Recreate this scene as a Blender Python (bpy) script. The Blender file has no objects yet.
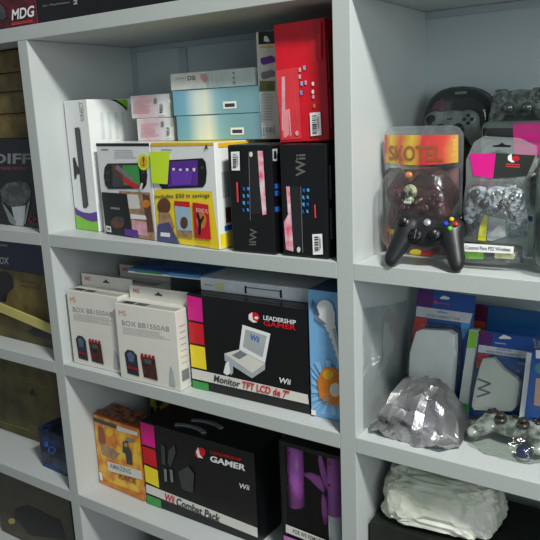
import bpy, bmesh, math, random
from mathutils import Vector, Matrix, noise
random.seed(4)
COL = bpy.context.scene.collection
# ------------------------------------------------------------------ camera solve (metres)
F = 684.89
CAM = Vector((1.3594, -1.0251, 1.5004))
CR = Vector((0.8301, 0.5561, -0.0402)).normalized()
CF = Vector((-0.5499, 0.8048, -0.2233)).normalized()
CU = CR.cross(CF).normalized()
T = .0319; TZ = .0304; D = .323; W = .8
Z0, Z1, Z2, Z3, Z4 = 1.68, 1.2441, .920, .5634, .22

def ray(x, y): return CF + CR*((x-270)/F) - CU*((y-270)/F)
def onZ(x, y, z): d = ray(x, y); return CAM + d*((z-CAM.z)/d.z)
def onY(x, y, Y): d = ray(x, y); return CAM + d*((Y-CAM.y)/d.y)

# ------------------------------------------------------------------ materials
def lin(c): return tuple(((v/255)/12.92 if v/255 <= .04045 else ((v/255+.055)/1.055)**2.4) for v in c)
MATS = {}
def mat(name, rgb, rough=.5, metal=0, var=.12, scale=40, bump=0, bscale=60, spec=.5, rgb2=None, lo=.35, hi=.65, emis=None):
    if name in MATS: return MATS[name]
    m = bpy.data.materials.new(name); m.use_nodes = True
    nt = m.node_tree; b = nt.nodes['Principled BSDF']
    tc = nt.nodes.new('ShaderNodeTexCoord'); nz = nt.nodes.new('ShaderNodeTexNoise')
    nz.inputs['Scale'].default_value = scale; nz.inputs['Detail'].default_value = 3
    nt.links.new(tc.outputs['Object'], nz.inputs['Vector'])
    cr = nt.nodes.new('ShaderNodeValToRGB')
    c = lin(rgb); c2 = lin(rgb2) if rgb2 else tuple(v*(1-var) for v in c)
    cr.color_ramp.elements[0].position = lo; cr.color_ramp.elements[1].position = hi
    cr.color_ramp.elements[0].color = (*c2, 1); cr.color_ramp.elements[1].color = (*c, 1)
    nt.links.new(nz.outputs['Fac'], cr.inputs['Fac']); nt.links.new(cr.outputs['Color'], b.inputs['Base Color'])
    b.inputs['Roughness'].default_value = rough; b.inputs['Metallic'].default_value = metal
    b.inputs['Specular IOR Level'].default_value = spec
    if bump:
        n2 = nt.nodes.new('ShaderNodeTexNoise'); n2.inputs['Scale'].default_value = bscale; n2.inputs['Detail'].default_value = 4
        nt.links.new(tc.outputs['Object'], n2.inputs['Vector'])
        bp = nt.nodes.new('ShaderNodeBump'); bp.inputs['Strength'].default_value = bump; bp.inputs['Distance'].default_value = .004
        nt.links.new(n2.outputs['Fac'], bp.inputs['Height']); nt.links.new(bp.outputs['Normal'], b.inputs['Normal'])
    MATS[name] = m
    return m
def ramp_mat(name, axis, stops, rough=.35, wob=0):
    """gradient along an object axis: stops = [(position in metres, rgb), ...]"""
    m = bpy.data.materials.new(name); m.use_nodes = True
    nt = m.node_tree; b = nt.nodes['Principled BSDF']
    tc = nt.nodes.new('ShaderNodeTexCoord'); sp = nt.nodes.new('ShaderNodeSeparateXYZ')
    nt.links.new(tc.outputs['Object'], sp.inputs[0])
    lo, hi = stops[0][0], stops[-1][0]
    mr = nt.nodes.new('ShaderNodeMapRange'); mr.inputs['From Min'].default_value = lo; mr.inputs['From Max'].default_value = hi
    src = sp.outputs[axis]
    if wob:
        nz = nt.nodes.new('ShaderNodeTexNoise'); nz.inputs['Scale'].default_value = 14
        nt.links.new(tc.outputs['Object'], nz.inputs['Vector'])
        ma = nt.nodes.new('ShaderNodeMath'); ma.operation = 'MULTIPLY_ADD'; ma.inputs[1].default_value = wob
        nt.links.new(nz.outputs['Fac'], ma.inputs[0]); nt.links.new(src, ma.inputs[2]); src = ma.outputs[0]
    nt.links.new(src, mr.inputs['Value'])
    cr = nt.nodes.new('ShaderNodeValToRGB'); els = cr.color_ramp.elements
    while len(els) < len(stops): els.new(.5)
    for e, (p, c) in zip(els, stops): e.position = (p-lo)/(hi-lo); 
    for e, (p, c) in zip(els, stops): e.color = (*lin(c), 1)
    nt.links.new(mr.outputs[0], cr.inputs['Fac']); nt.links.new(cr.outputs['Color'], b.inputs['Base Color'])
    b.inputs['Roughness'].default_value = rough
    MATS[name] = m
    return m
def plastic(name, tint=(235, 240, 240), amount=.12, rough=.08, bump=.5, bscale=45, haze=.08):
    """thin clear film: see-through with fresnel gloss and a little white haze"""
    m = bpy.data.materials.new(name); m.use_nodes = True
    nt = m.node_tree; nt.nodes.clear(); L = nt.links
    out = nt.nodes.new('ShaderNodeOutputMaterial'); tr = nt.nodes.new('ShaderNodeBsdfTransparent')
    gl = nt.nodes.new('ShaderNodeBsdfGlossy'); gl.inputs['Roughness'].default_value = rough
    df = nt.nodes.new('ShaderNodeBsdfDiffuse'); df.inputs['Color'].default_value = (*lin(tint), 1)
    tr.inputs['Color'].default_value = (*[.5+.5*v for v in lin(tint)], 1)
    lw = nt.nodes.new('ShaderNodeLayerWeight'); lw.inputs['Blend'].default_value = .35
    tc = nt.nodes.new('ShaderNodeTexCoord'); nz = nt.nodes.new('ShaderNodeTexNoise'); nz.inputs['Scale'].default_value = bscale
    nz.inputs['Detail'].default_value = 2
    bp = nt.nodes.new('ShaderNodeBump'); bp.inputs['Strength'].default_value = bump; bp.inputs['Distance'].default_value = .006
    L.new(tc.outputs['Object'], nz.inputs['Vector']); L.new(nz.outputs['Fac'], bp.inputs['Height'])
    for n in (gl, lw, df): L.new(bp.outputs['Normal'], n.inputs['Normal'])
    mr = nt.nodes.new('ShaderNodeMapRange'); mr.inputs['To Min'].default_value = amount; mr.inputs['To Max'].default_value = .6
    pw = nt.nodes.new('ShaderNodeMath'); pw.operation = 'POWER'; pw.inputs[1].default_value = 2.2
    L.new(lw.outputs['Facing'], pw.inputs[0]); L.new(pw.outputs[0], mr.inputs['Value'])
    m1 = nt.nodes.new('ShaderNodeMixShader'); m1.inputs[0].default_value = haze
    L.new(tr.outputs[0], m1.inputs[1]); L.new(df.outputs[0], m1.inputs[2])
    m2 = nt.nodes.new('ShaderNodeMixShader'); L.new(mr.outputs[0], m2.inputs[0]); L.new(m1.outputs[0], m2.inputs[1]); L.new(gl.outputs[0], m2.inputs[2])
    L.new(m2.outputs[0], out.inputs[0])
    MATS[name] = m
    return m

board = mat('grey melamine board', (193, 198, 197), .45, var=.06, scale=220, spec=.4, bump=.05, bscale=400)
tape = mat('edge banding', (176, 182, 178), .4, var=.05, scale=200)
backm = mat('grey back board', (184, 197, 198), .5, var=.05, scale=220)
battm = mat('shaded grey batten', (166, 178, 184), .5, var=.05, scale=200)  # darker than the back board: the shade on the battens is in the colour
white = mat('white print', (232, 234, 232), .35, var=.04)
offw = mat('off white carton', (216, 214, 204), .4, var=.05, scale=25)
shade = mat('pale grey print', (170, 176, 178), .4, var=.1)
grey = mat('grey print', (120, 124, 128), .4, var=.1)
dgrey = mat('dark grey print', (62, 64, 68), .35, var=.15)
black = mat('black print', (14, 15, 17), .36, var=.3)
gloss = mat('gloss black print', (17, 18, 20), .28, var=.3)
red = mat('red print', (205, 22, 38), .32, var=.12)
red2 = mat('light red print', (222, 70, 72), .35, var=.15)
dred = mat('dark red print', (150, 24, 30), .35, var=.2)
magenta = mat('magenta print', (214, 22, 132), .4, var=.06)
yellow = mat('yellow print', (240, 214, 40), .4, var=.06)
gold = mat('golden yellow print', (226, 176, 30), .4, var=.1)
lime = mat('lime note', (206, 236, 40), .5, var=.04)
green = mat('green print', (58, 150, 70), .4, var=.08)
lgreen = mat('light green print', (130, 200, 50), .4, var=.08)
purple = mat('purple print', (92, 44, 150), .35, var=.12)
blue = mat('blue print', (30, 92, 176), .35, var=.1)
sky = mat('sky blue print', (120, 178, 222), .35, var=.1)
cyan = mat('cyan print', (80, 160, 220), .35, var=.1)
navy = mat('navy print', (16, 24, 58), .3, var=.3)
orange = mat('orange print', (222, 130, 40), .4, var=.3, scale=50)
brown = mat('brown print', (104, 62, 40), .4, var=.3, scale=60)
tan = mat('tan print', (176, 140, 104), .4, var=.4, scale=60)
pinkt = mat('faded pink print', (222, 168, 176), .4, var=.25, scale=60)
pinkr = mat('pale crimson strip', (226, 90, 120), .4, rgb2=(226, 210, 214), scale=50)
steel = mat('silver plastic', (190, 194, 200), .3, metal=.6)

# ------------------------------------------------------------------ mesh builder
class MB:
    def __init__(s): s.v = []; s.f = []; s.m = []; s.sm = []; s.mats = []
    def mi(s, m):
        if m not in s.mats: s.mats.append(m)
        return s.mats.index(m)
    def add(s, vs, fs, m, smooth=False):
        o = len(s.v); s.v += [tuple(v) for v in vs]; k = s.mi(m)
        for f in fs: s.f.append([i+o for i in f]); s.m.append(k); s.sm.append(smooth)
        return s
    def bm(s, bm, m, smooth=False):
        bm.verts.index_update()
        s.add([v.co[:] for v in bm.verts], [[v.index for v in f.verts] for f in bm.faces], m, smooth); bm.free(); return s
    def box(s, a, b, m, bev=0, mtx=None):
        bm = bmesh.new(); bmesh.ops.create_cube(bm, size=1)
        c = [(a[i]+b[i])/2 for i in range(3)]; d = [abs(b[i]-a[i]) for i in range(3)]
        for v in bm.verts: v.co = Vector((v.co.x*d[0]+c[0], v.co.y*d[1]+c[1], v.co.z*d[2]+c[2]))
        if bev: bmesh.ops.bevel(bm, geom=bm.edges[:], offset=bev, segments=2, affect='EDGES', profile=.5)
        if mtx: bm.transform(mtx)
        return s.bm(bm, m)
    def ell(s, c, r, m, seg=20, rings=12, mtx=None):
        bm = bmesh.new(); bmesh.ops.create_uvsphere(bm, u_segments=seg, v_segments=rings, radius=1)
        for v in bm.verts: v.co = Vector((v.co.x*r[0], v.co.y*r[1], v.co.z*r[2]))
        if mtx: bm.transform(mtx)
        bmesh.ops.translate(bm, verts=bm.verts, vec=Vector(c))
        return s.bm(bm, m, True)
    def cyl(s, p0, p1, r0, r1, m, seg=20, smooth=True):
        p0 = Vector(p0); p1 = Vector(p1); d = p1-p0
        bm = bmesh.new(); bmesh.ops.create_cone(bm, cap_ends=True, segments=seg, radius1=r0, radius2=r1, depth=d.length)
        bm.transform(Matrix.Translation((p0+p1)/2) @ d.to_track_quat('Z', 'Y').to_matrix().to_4x4())
        return s.bm(bm, m, smooth)
    def prism(s, pts, y0, y1, m):
        """polygon in x,z extruded along y (front is y0)"""
        n = len(pts)
        ar = sum(pts[i][0]*pts[(i+1) % n][1]-pts[(i+1) % n][0]*pts[i][1] for i in range(n))
        if ar < 0: pts = pts[::-1]
        vs = [(x, y0, z) for x, z in pts]+[(x, y1, z) for x, z in pts]
        fs = [list(range(n)), list(range(2*n-1, n-1, -1))]+[[(i+1) % n, i, i+n, (i+1) % n+n] for i in range(n)]
        return s.add(vs, fs, m)
    def build(s, name, parent=None, mods=None):
        me = bpy.data.meshes.new(name); me.from_pydata(s.v, [], s.f)
        for m in s.mats: me.materials.append(m)
        me.polygons.foreach_set('material_index', s.m); me.polygons.foreach_set('use_smooth', s.sm); me.update()
        o = bpy.data.objects.new(name, me); COL.objects.link(o)
        if parent: o.parent = parent
        return o

TXT = {}
def textmesh(body, bold=.0):
    k = (body, bold)
    if k in TXT: return TXT[k]
    c = bpy.data.curves.new('t', 'FONT'); c.body = body; c.size = 1; c.offset = bold; c.resolution_u = 3
    o = bpy.data.objects.new('t', c); COL.objects.link(o)
    dg = bpy.context.evaluated_depsgraph_get(); me = bpy.data.meshes.new_from_object(o.evaluated_get(dg))
    vs = [v.co[:2] for v in me.vertices]; fs = [list(p.vertices) for p in me.polygons]
    bpy.data.objects.remove(o); bpy.data.curves.remove(c); bpy.data.meshes.remove(me)
    x0 = min(v[0] for v in vs); x1 = max(v[0] for v in vs); y0 = min(v[1] for v in vs); y1 = max(v[1] for v in vs)
    TXT[k] = ([((v[0]-x0)/(x1-x0), (v[1]-y0)/(y1-y0)) for v in vs], fs)
    return TXT[k]

def thing(name, label, cat, loc=(0, 0, 0), rz=0, group=None, lean=0, roll=0):
    o = bpy.data.objects.new(name, None); COL.objects.link(o); o.empty_display_size = .03
    o.location = loc; o.rotation_mode = 'XYZ'
    o.matrix_world = Matrix.Translation(loc) @ Matrix.Rotation(rz, 4, 'Z') @ Matrix.Rotation(lean, 4, 'X') @ Matrix.Rotation(roll, 4, 'Y')
    tag(o, label, cat, group)
    return o
def tag(o, label, cat, group=None):
    o['label'] = label; o['category'] = cat
    if group: o['group'] = group
    return o

def solve8(src, dst):
    A = []; B = []
    for (x, y), (u, v) in zip(src, dst):
        A.append([x, y, 1, 0, 0, 0, -u*x, -u*y]); B.append(u)
        A.append([0, 0, 0, x, y, 1, -v*x, -v*y]); B.append(v)
    n = 8
    for i in range(n):
        p = max(range(i, n), key=lambda r: abs(A[r][i])); A[i], A[p] = A[p], A[i]; B[i], B[p] = B[p], B[i]
        for r in range(n):
            if r != i:
                k = A[r][i]/A[i][i]
                for c in range(i, n): A[r][c] -= k*A[i][c]
                B[r] -= k*B[i]
    return [B[i]/A[i][i] for i in range(n)]

class Surf:
    """a flat printed face: local x,z on plane y=0 of the thing. Print positions are given in the photo's coordinates of the face
    and turned into positions on the face, so the artwork sits on the box itself."""
    def __init__(s, root, mb=None, quad=None, w=None, h=None, side=None):
        s.root = root; s.mb = mb or MB(); s.H = None; s.side = side; s.lay = 0; s.lim = None
        if quad: s.H = solve8(quad, [(0, h), (w, h), (w, 0), (0, 0)])
        s.Mi = root.matrix_world.inverted()
    def q(s, x, y):
        if s.H:
            a = s.H; d = a[6]*x+a[7]*y+1
            return s.cl((a[0]*x+a[1]*y+a[2])/d, (a[3]*x+a[4]*y+a[5])/d)
        o = s.Mi @ CAM; d = s.Mi.to_3x3() @ ray(x, y)
        if s.side is not None:
            k = (s.side-o.x)/d.x; p = o+d*k; return s.cl(p.y, p.z)
        k = -o.y/d.y; p = o+d*k; return s.cl(p.x, p.z)
    def cl(s, u, v):
        if not s.lim: return (u, v)
        return (min(max(u, .0004), s.lim[0]-.0004), min(max(v, .0004), s.lim[1]-.0004))
    def put(s, uv, e):
        if s.side is not None: return (s.side+e, uv[0], uv[1])
        return (uv[0], -e, uv[1])
    def raw(s, uvs, fs, m, mb=None, step=True):
        s.lay += 1; e = .0006+.00012*s.lay
        (mb or s.mb).add([s.put(p, e) for p in uvs], fs, m)
    def poly(s, pts, m, mb=None):
        uv = [s.q(*p) for p in pts]; n = len(uv)
        ar = sum(uv[i][0]*uv[(i+1) % n][1]-uv[(i+1) % n][0]*uv[i][1] for i in range(n))
        if ar < 0: uv = uv[::-1]
        # triangulate through bmesh for concave shapes
        s.raw(uv, [list(range(n))], m, mb)
    def luv(s, u0, v0, u1, v1, m, mb=None): s.raw([(u0, v0), (u1, v0), (u1, v1), (u0, v1)], [[0, 1, 2, 3]], m, mb)
    def disc(s, x, y, rx, m, ry=None, n=20, mb=None):
        ry = ry or rx; s.poly([(x+rx*math.cos(6.2832*i/n), y+ry*math.sin(6.2832*i/n)) for i in range(n)], m, mb)
    def text(s, body, a, b, c, m, bold=0, mb=None):
        """a = bottom-left, b = bottom-right, c = top-left, photo coordinates"""
        vs, fs = textmesh(body, bold)
        A, B, C = s.q(*a), s.q(*b), s.q(*c)
        s.raw([(A[0]+(B[0]-A[0])*u+(C[0]-A[0])*v, A[1]+(B[1]-A[1])*u+(C[1]-A[1])*v) for u, v in vs], fs, m, mb)
    def lines(s, a, b, c, n, m, thick=.35, mb=None, rnd=.25):
        """n thin printed lines between edge a-b (top) and down to c"""
        for i in range(n):
            t = i/n; e = t+thick/n; r = 1-random.random()*rnd
            P = lambda u, v: (a[0]+(b[0]-a[0])*u+(c[0]-a[0])*v, a[1]+(b[1]-a[1])*u+(c[1]-a[1])*v)
            s.poly([P(0, t), P(r, t), P(r, e), P(0, e)], m, mb)
def barcode(S, pts, root, horiz=False, name='barcode_sticker'):
    """sticker child: pts = TL,TR,BR,BL"""
    mb = MB(); uv = [S.q(*p) for p in pts]
    S.lay += 3; e = .0006+.00012*S.lay; mb.add([S.put(p, e) for p in uv][::-1], [[0, 1, 2, 3]], white)
    def P(u, v):
        t = [uv[0][i]+(uv[1][i]-uv[0][i])*u for i in (0, 1)]; b = [uv[3][i]+(uv[2][i]-uv[3][i])*u for i in (0, 1)]
        return (t[0]+(b[0]-t[0])*v, t[1]+(b[1]-t[1])*v)
    x = .12
    while x < .86:
        w = random.choice([.03, .05, .08])
        r = [(x, .2), (x+w, .2), (x+w, .62), (x, .62)]
        if horiz: r = [(b, a) for a, b in r]
        S.raw([P(*k) for k in r], [[0, 1, 2, 3]], dgrey, mb); x += w+random.choice([.03, .05])
    for a in ((.15, .72, .8, .76), (.2, .82, .7, .86)):
        r = [(a[0], a[1]), (a[2], a[1]), (a[2], a[3]), (a[0], a[3])]
        if horiz: r = [(b, a_) for a_, b in r]
        S.raw([P(*k) for k in r], [[0, 1, 2, 3]], grey, mb)
    return mb.build(name, root)

def carton(name, label, quad, z, depth, body, h, w=None, ang=None, loc=None, group=None, cat='box', bev=.0012, roll=0, front=None, sidem=None, topm=None):
    """quad TL,TR,BR,BL photo corners of the front face"""
    if loc is None:
        a = onZ(*quad[3], z); b = onZ(*quad[2], z); loc = (a.x, a.y, z)
        if ang is None: ang = math.degrees(math.atan2(b.y-a.y, b.x-a.x))
        if w is None: w = (b-a).length
    else: loc = (loc[0], loc[1], z)
    r = thing(name, label, cat, loc, math.radians(ang or 0), group, roll=math.radians(roll))
    bpy.context.view_layer.update()
    mb = MB().box((0, 0, 0), (w, depth, h), body, bev)
    if front: mb.add([(.001, -.0003, .001), (w-.001, -.0003, .001), (w-.001, -.0003, h-.001), (.001, -.0003, h-.001)], [[0, 1, 2, 3]], front)
    if sidem: mb.add([(w+.0003, .001, .001), (w+.0003, depth-.001, .001), (w+.0003, depth-.001, h-.001), (w+.0003, .001, h-.001)], [[0, 1, 2, 3]], sidem)
    if topm: mb.add([(.001, .001, h+.0003), (w-.001, .001, h+.0003), (w-.001, depth-.001, h+.0003), (.001, depth-.001, h+.0003)], [[0, 1, 2, 3]], topm)
    S = Surf(r, mb, quad, w, h); S.w, S.h, S.d = w, h, depth
    S.lim = (w, h); S.S2 = Surf(r, mb, side=w); S.S2.lim = (depth, h)
    return r, S
def done(r, S, part='carton'): return S.mb.build(part, r)

# ================================================================== SETTING
def struct(o): o['kind'] = 'structure'; return o
fl = mat('floor tile', (150, 148, 140), .4, var=.1, scale=6); wl = mat('wall paint', (186, 190, 186), .7, var=.04, scale=5)
struct(MB().box((-3, -3.5, -.05), (5, D+.12, 0), fl).build('floor'))
struct(MB().box((-3, D+.02, 0), (5, D+.12, 3.3), wl).build('wall_back'))

su = thing('shelving_unit', 'pale grey board shelving unit with open compartments, full of boxed goods', 'shelf', (0, 0, 0))
XS = [-2*W, -W, 0, W, 2*W, 3*W]
for x in XS:
    mb = MB().box((x, .002, 0), (x+T, D, Z0-.0005), board, .001)
    mb.box((x, 0, 0), (x+T, .0022, Z0-.0005), tape, .0008)
    mb.build('upright_panel', su)
mb = MB().box((XS[0]-.01, .002, Z0), (XS[-1]+T+.01, D, Z0+TZ-.0008), board, .001); mb.box((XS[0]-.01, 0, Z0), (XS[-1]+T+.01, .0022, Z0+TZ-.0008), tape, .0008)
mb.build('top_board', su)
for i in range(5):
    a, b = XS[i]+T+.0003, XS[i+1]-.0003
    for z in (Z1, Z2, Z3, Z4):
        mb = MB().box((a, .002, z-TZ), (b, D-.001, z-.0008), board, .001); mb.box((a, 0, z-TZ), (b, .0022, z-.0008), tape, .0008); mb.build('shelf_board', su)
    MB().box((a, .03, 0), (b, .05, Z4-TZ-.0005), board).build('plinth', su)
MB().box((XS[0]-.01, D, 0), (XS[-1]+T+.01, D+.012, Z0+TZ), backm).build('back_panel', su)
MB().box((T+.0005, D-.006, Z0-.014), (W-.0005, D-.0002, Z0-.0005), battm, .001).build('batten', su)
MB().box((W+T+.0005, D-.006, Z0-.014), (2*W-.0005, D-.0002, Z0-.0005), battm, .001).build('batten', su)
xb = onY(184, 60, D).x
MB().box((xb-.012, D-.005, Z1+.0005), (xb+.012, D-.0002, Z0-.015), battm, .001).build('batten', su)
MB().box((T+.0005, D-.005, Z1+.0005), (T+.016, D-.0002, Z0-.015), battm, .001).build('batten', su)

# ================================================================== TOP OF THE UNIT
zt = Z0+TZ
maroon = mat('maroon print', (92, 20, 34), .4, rgb2=(48, 12, 20), scale=30)
Y = .012
xa = onY(38, 20, Y).x
r, S = carton('game_box', 'maroon game accessory box with large white letters on top board', [(-40, -30), (38, -42), (38, 22), (-40, 36)], zt, .2, maroon, .125, w=.30, loc=(xa-.302, Y))
S.H = None
S.text('MDG', (12, 20.5), (34, 16.5), (12.5, 9.5), white, .02)
S.lines((12, 23), (34, 19.5), (12, 26), 2, red2, .5)
S.poly([(-6, 14), (2, 10), (8, 16), (4, 20), (-4, 18)], dgrey)
S.lines((1, 5), (7, 13), (-2, 7), 2, grey, .3); S.lines((37.2, -3), (37.2, 20), (37.9, -3), 1, dgrey, .8)
done(r, S)
r, S = carton('game_box', 'long black game console box with pale lettering on top board', [(40, -60), (230, -90), (230, -20), (40, 20)], zt, .2, gloss, .14, w=.5, loc=(xa+.002, Y))
S.H = None
S.text('for PlayStation', (43, 7.5), (70, 3.6), (43, 5), grey, .02); S.text('2', (73.5, 4.6), (78, 4), (73.5, .2), shade, .03)
done(r, S)

# ================================================================== UPPER MIDDLE COMPARTMENT
# tall white sensor box
r, S = carton('sensor_box', 'tall white motion sensor box with purple and green wave, at the left upright', [(65, 99.5), (87.5, 99), (100, 232), (77, 228.7)], Z1, .215, white, .303, w=.094, ang=-8, loc=(.038, .080))
S.poly([(75.5, 206), (79, 209), (84, 211.5), (91, 212.5), (99, 211), (99.7, 221), (93, 221.5), (87, 219.5), (76.3, 213.5)], purple)
S.poly([(76.3, 213.5), (87, 219.5), (93, 221.5), (99.7, 221), (100.3, 231.5), (77.2, 228.3)], lgreen)
S.poly([(76, 126), (80.5, 125.5), (88.8, 205), (87, 207.5), (84, 206.5)], dgrey)
S.poly([(80.5, 127), (81.4, 127), (89.5, 204), (88.7, 205.5)], black)
S.poly([(74, 156), (76, 155), (78.6, 164), (80.5, 166), (81, 172), (78, 172), (77.2, 177), (75.6, 177)], black)
S.text('KINECT', (86, 119), (84.3, 101), (82.3, 119.3), grey)
S.lay = 0
Q = S.S2
Q.poly([(109, 99.5), (126, 99.5), (127, 111), (122, 106), (115, 101.5)], black); Q.poly([(115, 99.6), (127, 99.6), (127.5, 109), (122, 103.5)], lgreen)
for x in (100, 107, 114, 121): Q.poly([(x, 112), (x+3, 112), (x+5, 138), (x+2, 140)], mat('faint print', (212, 220, 220), .35))
Q.poly([(97.5, 152), (100.5, 152), (103, 178), (100, 175)], brown); Q.poly([(99.5, 181), (102.5, 183), (104.5, 205), (101.5, 203)], cyan)
done(r, S)

# portable console bundles
psw = mat('white glossy carton', (228, 230, 228), .28, var=.04)
def psp_shape(S, x0, y0, x1, y1, mb, screen):
    S.poly([(x0+4, y0), (x1-4, y0), (x1-1, y0+4), (x1, (y0+y1)/2), (x1-1, y1-4), (x1-4, y1), (x0+4, y1), (x0+1, y1-4), (x0, (y0+y1)/2), (x0+1, y0+4)], mb)
    w = x1-x0; S.poly([(x0+w*.2, y0+1.5), (x0+w*.82, y0+1.5), (x0+w*.82, y1-2), (x0+w*.2, y1-2)], screen)
    S.disc(x0+w*.91, y0+9, 1.7, dgrey); S.disc(x0+w*.1, y0+9, 1.5, dgrey); S.disc(x0+w*.1, y0+16, 1.2, dgrey)
r, S = carton('console_bundle_box', 'white portable console bundle box with black top stripe and dark game covers', [(99, 143), (151, 144), (157, 241), (104, 233)], Z1, .10, psw, .206, w=.194, ang=-8.6, loc=(.157, .060), group=None)
S.poly([(99, 143), (151, 144), (151, 147), (99.2, 146)], black)
S.lines((104, 149), (112, 149), (104, 151), 1, grey, .5); S.lines((117, 150), (140, 150.5), (117, 159), 4, shade, .3)
psp_shape(S, 106, 163, 149, 188, black, dgrey)
S.poly([(124, 165), (141, 165), (142, 185), (126, 184)], green); S.poly([(114, 164), (125, 165), (126, 178), (118, 176)], brown); S.poly([(126, 176), (140, 184), (141, 188), (135, 187), (124, 180)], red); S.poly([(120, 164), (136, 178), (134, 181), (118, 168)], grey)
S.poly([(121, 190), (151.5, 192), (156, 240), (123, 236)], tan); S.poly([(124, 193), (140, 194), (142, 208), (127, 208)], offw)
S.poly([(144, 193), (151, 195), (155, 232), (149, 232), (146, 210)], brown); S.poly([(132, 213), (147, 215), (148, 219), (132, 218)], white); S.disc(148, 203, 4, orange); S.poly([(133, 219), (148, 222), (149, 236), (134, 234)], pinkt)
S.poly([(103.5, 191), (129, 193), (134, 238), (107, 233)], black); S.lines((112, 206), (123, 207), (112, 209), 1, grey, .7)
S.disc(119, 222, 7, brown, 6); S.disc(122, 219, 4, dgrey, 3); S.poly([(107, 225), (112, 226), (112.5, 232), (107.5, 231)], white); S.text('M', (108.5, 230), (111.2, 230.5), (108.3, 226.5), black, .03)
S.poly([(126, 228), (139, 230), (140, 237), (126, 235)], purple)
mb = MB(); S.disc(146.5, 162, 5.6, lime, 8, mb=mb); S.disc(146.5, 162, 3.8, gold, 5.8, mb=mb); S.text('!', (145.8, 166), (147.4, 166), (145.8, 157), dgrey, .02, mb=mb); mb.build('round_sticker', r)
S.poly([(142, 187), (144, 182), (146, 183), (143.5, 191)], offw)
done(r, S)
r, S = carton('console_bundle_box', 'yellow and white portable console bundle box with purple handheld and red game cover', [(151, 143), (216, 147), (221, 250), (157, 241)], Z1, .10, psw, .206, w=.188, ang=-7.5, loc=(.3522, .0305), topm=yellow)
S.poly([(151, 143), (216, 147), (216.1, 149.5), (151.2, 146.5)], gold)
S.poly([(153.7, 193), (157, 189), (214, 193), (220.8, 249.5), (157.2, 240.5)], yellow)
psp_shape(S, 159, 161, 209, 189, black, purple)
for k, c in enumerate('PSP'): pass
for x, yy in ((174, 169), (181, 170), (188, 170), (195, 170)): S.poly([(x, yy), (x+3, yy), (x+2.5, yy+3.5), (x+.5, yy+3)], white)
S.poly([(172, 171), (196, 173), (193, 186), (174, 186)], mat('violet print', (110, 60, 180), .35))
S.lines((163, 150), (175, 151), (163, 152), 1, grey, .5); S.text('includes $50 in savings', (156, 199), (212, 200), (156, 194), dgrey, .01)
S.text('A', (207, 153), (211, 153), (207.5, 148.5), black, .04)
S.disc(165, 206, 7, brown, 8); S.poly([(159, 212), (171, 213), (176, 228), (160, 228)], tan); S.poly([(158, 224), (170, 222), (181, 243.7), (157, 240.6)], mat('slate violet', (80, 78, 120), .4))
S.poly([(161, 232), (171, 233), (171, 237), (161, 236)], white)
S.poly([(176, 201), (192, 202.5), (195, 238), (179, 236)], mat('pale blue cover', (160, 190, 210), .4)); S.poly([(176, 201), (192, 202.5), (192.4, 208), (176.5, 206)], red)
S.disc(186, 223, 4, brown, 6); S.poly([(179, 230), (194, 231), (195, 238), (179.5, 236)], tan)
S.poly([(195, 203), (211, 206), (213.5, 240), (197, 238)], red); S.disc(204, 221, 5, orange, 8); S.poly([(199, 214), (201, 213), (203, 220), (206, 216), (207, 218), (204, 224), (203, 235), (200.5, 235), (201, 225)], black)
S.text('KUNG FU', (199, 212.5), (211, 214.5), (199, 208.5), offw, .01)
S.lines((198, 241.5), (214, 243.6), (198, 245), 1, gold, .4)
Q = S.S2
Q.luv(.002, .002, .098, .03, yellow); Q.luv(.02, .05, .06, .08, brown); Q.luv(.015, .1, .07, .15, shade); Q.luv(.015, .035, .06, .045, blue); Q.luv(.01, .196, .098, .205, gold)
mb = MB(); S.lay += 4
S.poly([(151.5, 151.5), (173, 153), (170, 184.5), (150.7, 182.5)], lime, mb); mb.build('sticky_note', r)
done(r, S)
# two more bundles in the second row
r, S = carton('console_bundle_box', 'yellow topped bundle box behind the two black console boxes, right of second row', [(0, 0), (1, 0), (1, 1), (0, 1)], Z1, .085, psw, .206, w=.188, ang=-7.5, loc=(.3665, .138), topm=yellow)
S.luv(.002, .19, .186, .204, gold); S.S2.luv(.002, .19, .083, .204, gold); done(r, S)
r, S = carton('console_bundle_box', 'white bundle box hidden behind the one with black top stripe', [(0, 0), (1, 0), (1, 1), (0, 1)], Z1, .085, psw, .206, w=.178, ang=-8.6, loc=(.182, .1655))
S.luv(.002, .19, .17, .204, black); done(r, S)

# small boxes on top of the bundles
zp = Z1+.2068
whb = ramp_mat('white to pink end print', 0, [(0, (216, 220, 220)), (.03, (216, 176, 182)), (.07, (206, 190, 196)), (.1, (222, 226, 226))])
def X(px, py, Y): return onY(px, py, Y).x
YW = .095; h5 = .0488
for k in range(2):
    dx = .0035*(1-k)
    x0 = X(133.5-2.5*k-k*2, 130, YW); w_ = X(171.5-2*k, 130, YW)-x0
    quad = [(131, 117.5), (169.5, 116.5), (172, 139.5), (134, 138)] if k == 0 else [(127.5, 95), (168, 93.5), (171, 116), (132.5, 117)]
    r, S = carton('handheld_box', ['lower white handheld game box with pink text panel and barcode', 'upper white handheld game box with pink text panel, stacked on its twin'][k], quad, zp+k*.0496, .12, white, h5, w=w_, ang=-3, loc=(x0, YW+.012), front=whb)
    a, b = quad[0], quad[1]
    S.lines((a[0]+5, a[1]+5), (a[0]+24, a[1]+4.5), (a[0]+6, a[1]+18), 7, pinkt, .4)
    S.poly([(a[0]+26, a[1]+3), (a[0]+29, a[1]+3), (a[0]+29.5, a[1]+8), (a[0]+26.5, a[1]+8)], grey)
    barcode(S, [(a[0]+31, a[1]+7), (a[0]+37, a[1]+6.5), (a[0]+38.5, a[1]+19), (a[0]+32.5, a[1]+19.5)], r, True)
    done(r, S)
YB = .085
xb0 = X(177, 130, YB); wB = .205
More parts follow.
